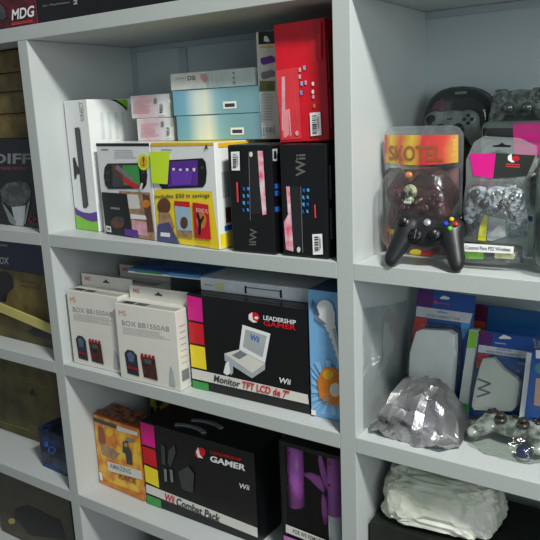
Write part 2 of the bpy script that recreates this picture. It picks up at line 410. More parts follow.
blu = ramp_mat('blue white blue sweep', 0, [(0, (108, 160, 184)), (.03, (120, 170, 192)), (.06, (206, 220, 216)), (.085, (222, 226, 212)), (.11, (140, 180, 192)), (.124, (126, 172, 186)), (.14, (120, 162, 172)), (.205, (118, 158, 166))])
for k in range(2):
    r, S = carton('handheld_box', ['lower pale blue handheld box with white band, flat on the bundle boxes', 'upper pale blue handheld box with white band, stacked under a white box'][k], [(176.7-3*k, 115.5-22.5*k), (258, 111.5-25*k), (258, 135.5-24*k), (178-3*k, 139.5-23.5*k)], zp+k*.0512, .1, mat('teal carton', (110, 158, 168), .35), .0504, w=wB+.005*k, ang=2.5, loc=(xb0-.006*k, YB), front=blu)
    S.H = None
    S.luv(.1225, .001, .1231, .049, shade)
    u = .128+.009*(1-k)
    mb = MB(); S.lay += 2; S.luv(u, .01, u+.032, .024, white, mb); S.luv(u+.004, .013, u+.028, .020, dgrey, mb); mb.build('barcode_sticker', r)
    done(r, S)
r, S = carton('handheld_box', 'thin white handheld box with small lettering, topmost on the pale blue boxes', [(172, 75), (209, 72.5), (212, 89), (175, 91.5)], zp+.1028, .09, mat('greenish white carton', (196, 212, 208), .3), .034, w=.208, ang=2.5, loc=(xb0-.012, YB+.004))
S.H = None
S.luv(.001, .001, .088, .033, mat('cream white', (226, 228, 220), .3)); S.luv(.0875, .001, .0905, .033, white)
S.text('DSi', (188, 80.5), (195.5, 79.8), (187.8, 76), dgrey, .02); S.text('NINTENDO', (176.5, 79.6), (186, 78.8), (176.4, 78.3), grey)
S.poly([(200, 74), (206, 73.5), (208, 80), (205, 83), (201, 79)], pinkt)
for i in range(3): S.luv(.158, .006+.009*i, .162, .010+.009*i, grey)
for i in range(3): S.luv(.10+.012*i, .004, .103+.012*i, .03, mat('faint print', (212, 220, 220), .35))
done(r, S)
# tall thin accessory box
YT = .10
xt = X(258.5, 100, YT)
r, S = carton('accessory_box', 'tall narrow white accessory box with black top, leaning behind the red box', [(258, 33), (281, 30), (283, 140), (259, 140)], zp, .05, offw, .2, w=.058, ang=0, loc=(xt, YT))
S.H = None
S.poly([(258.5, 32), (275, 30.5), (275, 43.5), (258.7, 44.5)], black); S.poly([(264, 41), (264.5, 36), (267, 36), (269, 39), (270, 41.5), (267, 42)], white)
S.lines((260, 46.5), (275, 46), (260, 49), 1, gold, .5)
S.poly([(261, 58), (272, 55.5), (275, 58), (275, 62), (264, 65), (261, 63)], purple); S.poly([(261.5, 72.5), (272, 70), (275, 72), (275, 76), (264, 79.5), (261.5, 77)], grey)
S.poly([(260, 81), (275, 81), (275, 91), (260, 91.5)], mat('olive photo', (70, 90, 40), .4, rgb2=(120, 110, 60), scale=90)); S.lines((261, 94), (274, 94), (261, 122), 10, shade, .3)
S.poly([(263, 126), (274, 126), (274, 133), (263, 133.5)], white); S.lines((264, 127), (264, 132.5), (274, 127), 7, dgrey, .45, rnd=0)
done(r, S)

# red console box standing on the black ones
YR = .045; x0 = X(281, 141, YR); w_ = X(327.5, 141, YR)-x0
r, S = carton('console_box', 'tall red console box standing on the two black ones', [(272.6, 24.6), (324.5, 16), (329, 141), (281, 142.5)], Z1+.2025, .16, red, .2055, w=w_+.004, ang=2, loc=(x0-.002, YR), roll=-1.4)
S.lines((311, 26), (311.5, 62), (315, 25.5), 3, red2, .3, rnd=.05)
S.poly([(274.6, 72), (298, 68), (302, 139), (282.5, 140)], mat('faded red panel', (214, 56, 64), .35))
S.lines((282, 78), (283, 136), (286, 77.5), 1, pinkt, .8); S.poly([(283.5, 112), (289, 110), (290, 135), (286, 138), (284.5, 137)], mat('pale pink panel', (226, 140, 146), .35))
S.lines((289, 110), (291, 136), (291, 110), 1, pinkt, .6, rnd=0); S.lines((294, 84), (298, 134), (296, 84), 1, red2, .6)
for (x, y, m_) in ((300, 71, pinkt), (304.5, 69, sky), (300, 78, pinkt), (302, 85, sky), (306, 84, pinkt), (301.5, 94, cyan)): S.poly([(x-1.1, y-2.2), (x+1.3, y-2.4), (x+1.4, y+1.8), (x-.8, y+2.0)], m_)
for (x, y, m_) in ((313.5, 85, white), (313.5, 93, white), (314, 98, pinkt), (315, 107, orange)): S.disc(x, y, 1.4, m_, 2.2, 10)
S.disc(298, 133.5, 1.8, pinkt, 2.4, 12)
barcode(S, [(310.5, 114), (321, 113), (322, 135.5), (311.5, 136.5)], r, True)
for z_ in (.02, .10): MB().box((S.w, .004, z_), (S.w+.003, .03, z_+.07), dred, .0008).build('side_flap', r)
S.poly([(318.5, 20), (322, 19.5), (322.5, 60), (319.5, 60)], mat('red crease', (188, 30, 40), .3))
done(r, S)

# black console boxes
wq = [[(223, 146), (270, 145.3), (273.5, 256), (229.5, 252)], [(278.7, 144.6), (327.2, 143.3), (330.6, 258.7), (285, 254.8)]]
for k in range(2):
    r, S = carton('console_box', ['black console box standing on end, white barcode at its top left', 'black console box standing on end by the middle upright, barcode at its foot'][k], wq[k], Z1, .22, gloss, .2015, w=[.0985, .0945][k], ang=1.2, loc=[(.5705, .0045), (.6835, .009)][k], group=None, bev=.003)
    if k == 0:
        S.text('Wii', (255, 230), (253.5, 246.5), (247.5, 230), mat('dim letters', (96, 98, 92), .4), .02)
        S.poly([(245, 152), (262, 151), (264.5, 215), (247.5, 216)], mat('panel grey', (34, 34, 36), .35)); S.lines((246, 153), (247.6, 222), (246.8, 153), 1, grey, .6, rnd=0)
        S.poly([(255.5, 152), (261, 152), (264.5, 216), (260.5, 217), (257.5, 185)], pinkr)
        for i in range(4):
            for j in range(2): S.poly([(240+j*4.5, 189+i*7), (242.6+j*4.5-(i%2), 189+i*7), (242.6+j*4.5, 193+i*7-j), (240.6+j*4.5, 192+i*7)], cyan if (i+j) % 3 else blue)
        S.lines((233.5, 184), (234.5, 204), (236.5, 184), 1, red2, .6); S.disc(249, 155.5, 1.8, offw, 2.8, 12)
        barcode(S, [(228, 153), (237, 152.5), (237.5, 172), (229, 172)], r, True)
    else:
        S.text('Wii', (306.5, 176.5), (306, 154), (296.5, 177), mat('dim letters', (96, 98, 92), .4), .02)
        S.poly([(287, 187), (301, 187), (304, 250), (290, 249)], mat('panel grey', (34, 34, 36), .35)); S.lines((301.5, 187), (304.5, 252), (302.5, 187), 1, grey, .6, rnd=0)
        S.poly([(287, 187), (290.5, 187), (295.5, 251), (288, 249), (285.5, 222), (289.5, 215)], pinkr)
        for i in range(4):
            for j in range(2): S.poly([(303.5+j*4.5, 189+i*7), (306.2+j*4.5-(i%2), 189+i*7), (306.2+j*4.5, 193+i*7-j), (304+j*4.5, 192+i*7)], cyan if (i+j) % 3 else blue)
        S.lines((316, 205), (317, 222), (318.5, 205), 1, red2, .6); S.disc(301, 249, 1.8, offw, 2.8, 12)
        barcode(S, [(314.5, 234), (324.5, 233.5), (325.5, 253.5), (315.5, 254)], r, True)
    Q = S.S2
    if k == 0:
        Q.poly([(272, 149), (277, 148.5), (277, 161), (272.5, 161)], shade); Q.poly([(273.5, 151), (276, 151), (276, 159), (273.5, 159)], black)
        for yy in (184, 191, 207): Q.poly([(274, yy), (279.5, yy-1), (280, yy+4), (274.5, yy+5)], blue)
    else:
        for z_, hh in ((.035, .055), (.105, .06)): MB().box((S.w+.0002, .006, z_), (S.w+.005, .06, z_+hh), mat('black flap', (26, 27, 29), .3), .001).build('side_flap', r)
    done(r, S)

# ================================================================== CENTRE COMPARTMENT
glv = mat('glove dark', (44, 46, 56), .5, var=.4, scale=60)
def glove_box(name_label, quad, loc, w, h, d, ang, text=True):
    r, S = carton('glove_box', name_label, quad, Z2, d, offw, h, w=w, ang=ang, loc=loc)
    TL, TR, BR, BL = quad
    U = lambda u, v: ((TL[0]*(1-u)+TR[0]*u)*(1-v)+(BL[0]*(1-u)+BR[0]*u)*v, (TL[1]*(1-u)+TR[1]*u)*(1-v)+(BL[1]*(1-u)+BR[1]*u)*v)
    S.text('MS', U(.07, .165), U(.18, .155), U(.06, .095), mat('faded red ink', (208, 140, 124), .4), .0)
    S.text('BOX BB1550AB', U(.1, .29), U(.88, .27), U(.1, .225), mat('faded grey ink', (150, 150, 150), .4), .0)
    S.lines(U(.1, .32), U(.88, .3), U(.1, .42), 4, mat('faded grey ink', (150, 150, 150), .4), .2)
    fg = [(.12, .92), (.1, .66), (.15, .61), (.24, .61), (.3, .66), (.31, .93)]
    S.poly([U(a, b) for a, b in fg], glv); S.poly([U(.13, .82), U(.31, .83), U(.31, .86), U(.13, .85)], dred); S.poly([U(.14, .66), U(.2, .63), U(.26, .67), U(.24, .76), U(.16, .76)], mat('glove sheen', (84, 100, 124), .3))
    S.poly([U(.39, .92), U(.36, .66), U(.6, .66), U(.62, .93)], mat('glove dark two', (38, 26, 26), .5, var=.4, rgb2=(84, 34, 32), scale=40, lo=.45, hi=.6))
    for i in range(4):
        a = .365+.062*i; S.poly([U(a, .67), U(a+.005, .62), U(a+.045, .62), U(a+.05, .67)], dred)
    S.poly([U(.42, .68), U(.54, .68), U(.54, .74), U(.43, .74)], mat('glove pad', (70, 80, 84), .4))
    S.poly([U(.86, .7), U(.9, .78), U(.92, .96), U(.82, .94)], shade)
    Q = S.S2; Q.luv(.006, .02, .03, .045, grey)
    for i in range(7): Q.luv(.008, .06+.014*i, .028, .062+.014*i, shade)
    # raised hanging tab at the back of the box
    mb = MB().box((.0, d-.0012, h-.001), (w, d-.0002, h+.030), offw, .0004)
    e = d-.0018
    sl = MB().prism([(w*.44, h+.016), (w*.47, h+.0175), (w*.5, h+.022), (w*.53, h+.0175), (w*.56, h+.016), (w*.56, h+.0135), (w*.44, h+.0135)], e-.0006, e, dgrey)
    vs, fs = textmesh('MS', .02); mb.add([(w*.07+u*.02, e-.0003, h+.013+v*.010) for u, v in vs], fs, mat('faded red ink', (208, 140, 124), .4))
    sl.build('hang_slot', mb.build('hang_tab', r))
    # open top flap panel, greyer than the carton, dark contents showing on it
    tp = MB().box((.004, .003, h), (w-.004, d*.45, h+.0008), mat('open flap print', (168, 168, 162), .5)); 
    tp.box((w*.1, .006, h+.0009), (w*.28, d*.4, h+.0013), glv); tp.box((w*.32, .006, h+.0009), (w*.5, d*.4, h+.0013), dgrey); tp.build('top_flap', r)
    done(r, S); return r
q1 = [(69, 289), (125, 302), (128, 376), (74, 362.5)]
q2 = [(115.5, 302.8), (179.4, 309.7), (181, 391.7), (121, 377.8)]
glove_box('white glove box with red letters, against the left upright', q1, (.049, .0195), .172, .186, .052, .8)
glove_box('white glove box with open right side, next to the black monitor box', q2, (.2285, .004), .178, .179, .052, 1.6)
glove_box('white glove box in the second row behind the left one, hanging tab showing', [(100, 280), (150, 290), (150, 360), (100, 350)], (.062, .0745+.06), .172, .186, .052, .8)
# blue flat game box lying across
YF = .07
r, S = carton('flat_box', 'flat blue glossy box lying on the white glove boxes', [(0, 0), (1, 0), (1, 1), (0, 1)], Z2+.2335, .15, mat('deep blue gloss', (24, 60, 128), .25, rgb2=(60, 110, 170), scale=16, lo=.5, hi=.75), .011, w=.21, ang=4, loc=(.2155, .068))
S.luv(.0, .0005, .208, .005, white); S.luv(.02, .003, .1, .008, green); S.luv(.12, .003, .2, .009, cyan)
S.mb.add([(.02, .02, .0114), (.19, .02, .0114), (.17, .035, .0114), (.03, .03, .0114)], [[0, 1, 2, 3]], blue)
done(r, S)

# portable monitor box
r, S = carton('monitor_box', 'black portable monitor box with colour squares and white band', [(189, 293), (306, 304), (310, 414.7), (193, 387.4)], Z2, .135, gloss, .2135, w=.2955, ang=.8, loc=(.4145, .039))
# stripes: polygons follow the face edge
def stripes(S, pts):
    for m, P in pts: S.poly(P, m)
stripes(S, [(magenta, [(189.2, 294.5), (203.5, 297), (204.3, 321), (190, 318.5)]), (red, [(190.1, 320.5), (204.5, 323), (205.3, 344), (191.2, 341.5)]),
            (yellow, [(191.3, 343.5), (205.5, 346), (206.8, 369), (192.3, 366)]), (offw, [(192.3, 367.7), (308, 393), (309.2, 403.5), (192.8, 378)]), (green, [(193, 379.8), (208.3, 383), (208.8, 391.5), (193.3, 387.6)])])
S.disc(253.5, 313.5, 5.6, red, 5.2); S.poly([(252, 308.5), (248.5, 311), (248.6, 316), (253, 319), (257, 318.5), (252.8, 316), (252, 312)], white); S.disc(256, 314, 1.9, white, 1.5, 10)
S.text('LEADERSHIP', (263, 315.5), (295.5, 319.5), (263, 311), white, .015); S.text('GAMER', (263, 321.3), (295.8, 325.3), (263, 316.3), red, .03)
# laptop style monitor picture
S.poly([(242.5, 321.5), (270, 329.5), (264.5, 360.5), (239, 347)], white); S.poly([(245.5, 326), (266.5, 332), (262, 354.5), (242.5, 344)], shade); S.text('Wii', (249.5, 336.5), (258.5, 339.5), (250.5, 330.5), blue, .03)
S.poly([(238.5, 347), (265, 361), (252, 371), (224.5, 351.5)], offw); S.poly([(224.5, 351.5), (252, 371), (265, 361.5), (264.5, 367), (251.5, 376.5), (225, 359)], shade)
S.poly([(232, 353), (240, 348), (247, 352), (239, 357)], grey); S.poly([(226, 361), (229.5, 359), (231, 371), (227, 374), (223.5, 371)], white); S.poly([(229, 359.5), (233, 360), (233, 371), (230.5, 374)], shade)
S.text('Wii', (278.3, 380.3), (290.3, 382.5), (279, 374.5), white, .02)
S.text('Monitor', (214, 380.5), (239.3, 386.5), (214.8, 373.5), dgrey, .02); S.text('TFT LCD de 7"', (241.5, 387), (289, 397.5), (242, 379), red, .025)
S.mb.box((.01, .012, .2136), (.285, .12, .2140), mat('top print', (40, 40, 40), .35, rgb2=(16, 16, 16), scale=12))
done(r, S)
# white flat box on top of monitor box
r, S = carton('flat_box', 'flat white box with dark hand slot lying on the black monitor box', [(0, 0), (1, 0), (1, 1), (0, 1)], Z2+.2145, .1, mat('cool white carton', (226, 232, 236), .4), .028, w=.285, ang=2, loc=(.425, .075))
S.luv(.02, .003, .275, .0035, shade); S.luv(.115, .004, .12, .02, black); S.luv(.2, .004, .205, .02, black); S.luv(.12, .016, .2, .0185, grey); S.luv(.04, .005, .062, .02, mat('pale yellow label', (220, 220, 150), .5)); S.text('7"', (0, 0), (0, 0), (0, 0), grey) if 0 else None
S.luv(.01, .012, .034, .0135, grey)
done(r, S)
# blue toy box
r, S = carton('toy_box', 'light blue accessory box with white remote and orange splash, by the middle upright', [(307, 288), (338, 291), (340, 421), (310, 414.7)], Z2, .15, sky, .255, w=.078, ang=1, loc=(.7135, .043), topm=mat('slate blue top', (70, 100, 140), .4))
import math as _m
cx, cy = 327, 392
for i in range(22):
    a = i*_m.tau/22; rr = 34
    pts = [(cx, cy), (cx+rr*_m.cos(a), cy+rr*1.0*_m.sin(a)), (cx+rr*_m.cos(a+.14), cy+rr*_m.sin(a+.14))]
    pts = [(min(max(x, 310.5), 338), min(max(y, 356), 413)) for x, y in pts]
    if abs((pts[1][0]-pts[0][0])*(pts[2][1]-pts[0][1])-(pts[2][0]-pts[0][0])*(pts[1][1]-pts[0][1])) > 2: S.poly(pts, mat('ice blue rays', (146, 196, 232), .35))
for x_, y_, r_ in ((322, 307, 7.2), (323.5, 312, 7), (325, 318, 5.6), (327, 325, 4.2), (329, 332, 3.6), (331, 339, 3.4), (332.5, 345, 3.2), (334, 351, 3), (335, 356, 2.6)): S.disc(x_, y_, r_, white, r_*1.3, 18)
S.poly([(328.5, 326), (331.5, 326), (337, 354), (335, 357)], shade)
S.poly([(312, 297), (314, 302), (316, 306), (318, 313), (315, 312), (311, 304)], mat('slate ink', (70, 84, 110), .4)); S.poly([(314, 312), (318, 316), (324, 322), (320, 322), (314, 316)], grey)
S.poly([(333, 308), (338, 302), (338.5, 318), (334.5, 316)], navy); S.poly([(335.5, 344), (339, 341), (339, 352), (336, 351)], navy)
S.poly([(316, 378), (321, 366), (329, 364), (336, 370), (339, 380), (339.3, 397), (335, 404), (326, 402), (318, 396)], orange)
S.disc(325, 372, 4.5, gold, 5); S.disc(331, 387, 4.5, offw, 7); S.disc(324, 397, 4, tan, 3)
S.poly([(311, 408), (315, 409), (315, 414), (311.3, 413.3)], white)
done(r, S)

# ================================================================== LOWER MIDDLE COMPARTMENT
cover = mat('orange yellow cover art', (232, 190, 60), .35, rgb2=(206, 110, 40), scale=24, lo=.4, hi=.6)
r, S = carton('game_case', 'orange and yellow game box with torn film on top, by the left upright', [(93.3, 411), (140.7, 428), (143.7, 501), (97, 481)], Z3, .05, mat('orange carton', (206, 120, 44), .4), .196, w=.171, ang=-2.6, loc=(.0365, .071), front=cover)
S.poly([(94, 414.5), (118, 423), (118, 427), (94.2, 418.5)], dgrey); S.poly([(118, 423.5), (139.5, 430.5), (139.5, 434.5), (118, 428)], offw)
S.poly([(98, 423), (104, 426), (106, 440), (101, 446), (98, 438)], mat('brown ink', (140, 80, 50), .4)); S.poly([(105, 424), (116, 428), (117, 446), (106, 442)], orange); S.disc(110, 430, 4, gold, 4.5); S.poly([(100, 440), (112, 446), (120, 452), (114, 458), (101, 452)], tan)
S.poly([(124, 440), (129, 438), (130, 446), (133, 452), (133, 464), (127, 462), (126, 452), (123, 450)], dgrey); S.disc(127, 443, 2, tan, 2.4); S.poly([(128, 435), (136, 438), (136, 441), (128, 439)], grey)
S.poly([(106, 459), (143, 470), (143.2, 479), (107, 469)], offw); S.text('AMAZING', (109, 466), (131, 473), (109, 461), grey, .02); S.text('RACE', (118, 477), (136, 483), (118, 472), mat('brown ink', (140, 80, 50), .4), .02)
S.poly([(97, 470), (100, 471), (101, 481), (98, 480)], white); S.poly([(98, 478), (143.5, 494), (143.7, 500.5), (97.2, 480.8)], orange)
Q = S.S2; Q.luv(.002, .002, .048, .04, white); Q.luv(.012, .01, .04, .03, black); Q.luv(.002, .05, .048, .09, gold)
mb = MB(); n = 14; vs = []; fs = []
for i in range(n+1):
    for j in range(7):
        vs.append((.004+i/n*.155, .004+j/6*.062, .1975+.009*abs(noise.noise(Vector((i*.35, j*.6, 3))))+.003*math.sin(i*.5+j)**2))
for i in range(n):
    for j in range(6): k = i*7+j; fs.append([k, k+7, k+8, k+1])
mb.add(vs, fs, mat('brown torn film', (86, 56, 44), .2, rgb2=(150, 90, 60), scale=60)); mb.build('torn_film', r)
done(r, S)
# big black pack box
r, S = carton('combat_pack_box', 'large black controller pack box with colour squares and white band', [(139, 421), (250, 461), (258, 545), (146.7, 503)], Z3, .115, gloss, .2225, w=.338, ang=.3, loc=(.2165, .061))
stripes(S, [(magenta, [(139.5, 422), (154, 427.5), (155.7, 449), (141.5, 443.5)]), (red, [(141.7, 445.5), (155.8, 451), (158, 468.5), (143.5, 462)]), (yellow, [(143.8, 464), (158.2, 470.5), (160, 488), (145.5, 481)]),
            (offw, [(145.8, 483.5), (256.5, 528.8), (257.3, 538), (146.2, 492)]), (green, [(146.5, 494), (162, 500.2), (162.6, 508.5), (147, 502.7)])])
S.disc(201, 456.5, 5, red, 5); S.poly([(199, 451), (197, 455), (199, 460.5), (204, 462), (200.5, 458), (200, 455)], white)
S.text('LEADERSHIP', (211, 457.8), (240, 467.2), (211, 455), red, .02); S.text('GAMER', (210.5, 465), (243.5, 476), (210.8, 459.5), white, .035)
S.text('Wii', (238.3, 491), (247.5, 493.5), (238.5, 486.5), white, .01)
S.text('Wii', (165.5, 500.5), (176, 504.5), (166, 493), red, .03); S.text('Combat Pack', (178, 505.5), (222, 523.8), (178.5, 498), dgrey, .03)
dim = mat('dim controller print', (58, 62, 58), .4)
S.poly([(165, 469), (168, 470), (168.5, 482), (166, 481.5)], grey); S.poly([(171, 470), (174, 471), (175, 483), (172.5, 482.5)], grey)
S.poly([(170, 452), (176, 447), (177, 455), (172, 468), (169, 464)], dim); S.poly([(162, 445), (166, 448), (167, 466), (163, 464)], dim); S.poly([(180, 473), (190, 468), (196, 476), (195, 494), (184, 490)], dim)
def arc(S, cx, cy, rx, ry, a0, a1, t, m, n=8):
    o = []; i_ = []
    for k in range(n+1):
        a = math.radians(a0+(a1-a0)*k/n); o.append((cx+rx*math.cos(a), cy+ry*math.sin(a))); i_.append((cx+(rx-t)*math.cos(a), cy+(ry-t)*math.sin(a)))
    for k in range(n): S.poly([o[k], o[k+1], i_[k+1], i_[k]], m)
done(r, S)
# moulded grip pieces showing on the top
for k, (x, y_) in enumerate(((.098, .012), (.118, .050))):
    mb = MB(); n = 12
    for i in range(n):
        a = math.pi*(.15+.7*i/n); b = math.pi*(.15+.7*(i+1)/n)
        p = [(x+.04-.054*math.cos(t), y_+.004+.022*math.sin(t), .2232) for t in (a, b)]; q_ = [(x+.04-.046*math.cos(t), y_-.004+.020*math.sin(t), .2232) for t in (b, a)]
        top = p+q_; mb.add(top+[(v[0], v[1], .2262) for v in top], [[0, 1, 2, 3], [7, 6, 5, 4], [0, 4, 5, 1], [1, 5, 6, 2], [2, 6, 7, 3], [3, 7, 4, 0]], mat('grey moulded grip', (120, 128, 130), .35))
    mb.build('moulded_handle', r)
# leopard box behind
r, S = carton('patterned_box', 'dark box with yellow animal pattern behind the black pack box', [(0, 0), (1, 0), (1, 1), (0, 1)], Z3, .1, mat('yellow black pattern', (150, 140, 50), .4, rgb2=(18, 18, 14), scale=45, lo=.48, hi=.54), .262, w=.16, ang=0, loc=(.115, .2))
done(r, S)
# pink controller set box
pk = mat('pink purple plastic', (200, 96, 184), .4, rgb2=(160, 84, 184), scale=9)
r = thing('motion_controller_box', 'black window box with pink and purple motion controllers, by the middle upright', 'box', (.632, .046, Z3), 0)
bpy.context.view_layer.update()
S = Surf(r)
w, h, d = .152, .281, .12
S.mb.box((0, 0, 0), (w, d, .012), black, .001).box((0, 0, h-.01), (w, d, h), black, .001).box((0, 0, .0121), (.003, d, h-.0101), black).box((w-.003, 0, .0121), (w, d, h-.0101), black).box((.0031, d-.003, .0121), (w-.0031, d, h-.0101), mat('olive black inlay', (44, 46, 36), .5))
S.mb.box((.0031, .0005, .0121), (.0125, .004, h-.0101), black).box((.0126, .0005, .0121), (w-.0031, .004, .06), mat('dark purple print', (70, 26, 72), .4))
S.poly([(286, 524), (329, 541), (329, 549), (286, 532)], offw); S.text('FOR WII REMOTE', (293, 533), (323, 544.5), (293, 528.5), dgrey, .02); S.poly([(276+8, 535), (300, 541), (300, 560), (284, 556)], mat('pink foot print', (196, 110, 186), .4))
S.mb.build('carton', r)
MB().add([(.0126, .002, .06), (w-.0031, .002, .06), (w-.0031, .002, h-.0101), (.0126, .002, h-.0101)], [[0, 1, 2, 3]], plastic('box window film', amount=.01, bump=.15, haze=.005)).build('window_film', r)
def wand(name, label, c, z0, z1, rad, m, white_from=None):
    o = thing(name, label, 'controller', (c[0], c[1], z0)); hh = z1-z0
    s0 = 0
    if white_from:
        MB().cyl((0, 0, 0), (0, 0, white_from), rad*.98, rad*.98, white, 24).build('white_base', o); s0 = white_from
    mb = MB().cyl((0, 0, s0), (0, 0, hh), rad, rad, m, 28); mb.cyl((0, 0, hh), (0, 0, hh+.004), rad, rad*.85, m, 28); mb.build('barrel', o)
    for i, (zz, a) in enumerate(((.3, -.4), (.55, .2), (.8, -.5), (.93, .35))):
        t = s0+(hh-s0)*zz; a -= 1.57+.55
        MB().cyl((math.cos(a)*(rad-.001), math.sin(a)*(rad-.001), t), (math.cos(a)*(rad+.0012), math.sin(a)*(rad+.0012), t), .0035, .003, dred, 10).build('button', o)
def at(px, py, Y): return onY(px, py, Y)
a = at(295, 504, .075); b = at(295, 446, .075)
wand('motion_wand', 'pink and purple cylindrical wand on the left inside the window box', (a.x+.004, .075), a.z, b.z, .0175, pk)
b = at(336, 456, .075); a = at(336, 512, .075)
wand('motion_wand', 'pink and purple wand with white lower half on the right inside the window box', (a.x+.0015, .07), Z3+.0125, b.z, .0150, pk, a.z-Z3-.0125)
def horn(pts, name, label):
    """curved tapering strip grip"""
    mb = MB(); ring = 12; vs = []
    for k, (px, py, rr) in enumerate(pts):
        c = at(px, py, .085)
        for i in range(ring): t = i*math.tau/ring; vs.append((c.x+rr*math.cos(t), .085+rr*.5*math.sin(t), c.z+rr*.6*math.cos(t)))
    n = len(pts); fs = [[k*ring+i, k*ring+(i+1) % ring, (k+1)*ring+(i+1) % ring, (k+1)*ring+i] for k in range(n-1) for i in range(ring)]
    fs += [list(range(ring))[::-1], [(n-1)*ring+i for i in range(ring)]]
    mb.add(vs, fs, pk, True); o = mb.build(name); tag(o, label, 'controller')
horn([(304, 473, .003), (308, 474, .010), (315, 478, .012), (321, 486, .009), (324, 492, .003)], 'curved_grip', 'pink curved grip between the two wands in the window box')
horn([(319, 453, .002), (320.5, 460, .006), (323.5, 472, .008), (326.5, 483, .006), (327.5, 490, .002)], 'curved_grip', 'upright pink leaf-shaped grip beside the right wand')
horn([(322.5, 494, .002), (324, 500, .007), (325, 512, .008), (326, 524, .005)], 'curved_grip', 'lower pink grip hanging under the others in the window box')

# black box below
r, S = carton('dark_box', 'plain black box standing on the bottom shelf of the middle column', [(0, 0), (1, 0), (1, 1), (0, 1)], Z4, .16, black, .215, w=.3, ang=0, loc=(.15, .12)); done(r, S)

# ================================================================== LEFT COLUMN
cardb = mat('olive brown card', (118, 102, 54), .6, rgb2=(84, 70, 36), scale=18)
cardd = mat('dark olive card', (92, 84, 42), .6, rgb2=(60, 54, 26), scale=14)
ylw = mat('pale yellow card', (190, 178, 104), .6, var=.1)
zD = onY(20, 138.5, .07).z
r, S = carton('headset_box', 'black headset box with chrome picture and pale lettering', [(0, 0), (1, 0), (1, 1), (0, 1)], Z1, .2, gloss, zD-Z1, w=.33, ang=-2, loc=(-.393, .062)); S.H = None
S.text('DIFF', (-7, 163.5), (31.5, 164), (-7, 153.5), grey, .03); S.text('EXTREME SOUND', (-6, 170), (28, 169.5), (-6, 167), mat('dim rose ink', (140, 70, 90), .4), .01)
sil = mat('chrome print', (92, 98, 98), .25, rgb2=(40, 42, 42), scale=40)
S.poly([(0, 190), (8, 183), (20, 181), (28, 183), (32, 190), (30, 200), (22, 206), (12, 207), (3, 202)], sil); S.poly([(4, 190), (12, 186), (22, 186), (24, 192), (14, 196)], dgrey)
S.poly([(12, 207), (22, 206), (26, 205), (24, 226), (16, 226)], shade); S.poly([(2, 202), (6, 206), (17, 222), (15, 228), (10, 222)], grey); S.poly([(28, 203), (31, 200), (26, 224), (23.5, 225)], grey)
for a in range(6): S.disc(33+3*math.cos(a*1.05), 219+3.5*math.sin(a*1.05), 1, dred, 1.2, 6)
done(r, S)
zz = zD+.0006
edges = [onY(12, y_, .09).z for y_ in (114, 92, 73, 50.5)]
for k, ztop in enumerate(edges):
    hgt = min(ztop, Z0-.002)-zz
    r, S = carton('cardboard_carton', ['lowest flat brown carton, resting on the black headset box', 'second flat brown carton from the bottom of the upper left stack', 'second flat brown carton from the top of the upper left stack', 'topmost flat brown carton, right under the top board'][k], [(0, 0), (1, 0), (1, 1), (0, 1)], zz, .2, cardb, hgt, w=.3+.01*(k % 2), ang=-1.5+1.0*(k % 3), loc=(-.376, .085+.004*(k % 2)), group='flat brown cartons stacked on the headset box')
    S.luv(.2, hgt-.006, .29, hgt-.004, cardd); S.luv(.24, .008, .28, .016, cardd); S.luv(.005, hgt-.0022, .28, hgt-.0005, cardd); done(r, S); zz += hgt+.0016
# middle left
zn = onY(20, 271.5, .07).z; zo = onY(20, 318, .07).z
r, S = carton('cardboard_carton', 'wide olive brown carton with black print on the second left shelf', [(0, 0), (1, 0), (1, 1), (0, 1)], Z2, .22, cardd, zo-Z2-.001, w=.4, ang=-1, loc=(-.43, .07)); S.H = None
S.poly([(27, 331), (36, 327), (52, 330), (52, 340), (38, 337)], black); done(r, S)
fl_ = MB(); a = onY(-8, 299, .048); b = onY(50, 323, .048)
r = thing('carton_lid', 'pale yellow open card flap strip across the olive carton', 'lid', (a.x-.02, .045, a.z-.012), 0)
ln = b.x-a.x+.03; MB().box((0, 0, -.013), (ln, .006, .013), ylw, .001, mtx=Matrix.Rotation(math.atan2(a.z-b.z, b.x-a.x), 4, 'Y')).build('strip', r)
r, S = carton('cardboard_carton', 'brown carton with a black shape, stacked under the navy box', [(0, 0), (1, 0), (1, 1), (0, 1)], zo, .2, cardb, zn-zo-.001, w=.37, ang=-1, loc=(-.405, .075)); S.H = None
S.poly([(-8, 272), (6, 271), (13, 278), (14, 287), (8, 293), (6, 302), (-8, 300)], black); S.lines((22, 280), (40, 283), (22, 290), 2, cardd, .3); done(r, S)
r, S = carton('navy_box', 'long navy box with pale letters stacked under the second left shelf', [(0, 0), (1, 0), (1, 1), (0, 1)], zn, .2, navy, min(.09, Z1-TZ-.003-zn), w=.37, ang=-1, loc=(-.405, .072)); S.H = None
S.text('XBOX', (-8, 263.5), (9, 264.5), (-8, 256.5), shade, .03); S.lines((-3, 243.5), (8, 244.5), (-3, 247), 1, grey, .6); done(r, S)
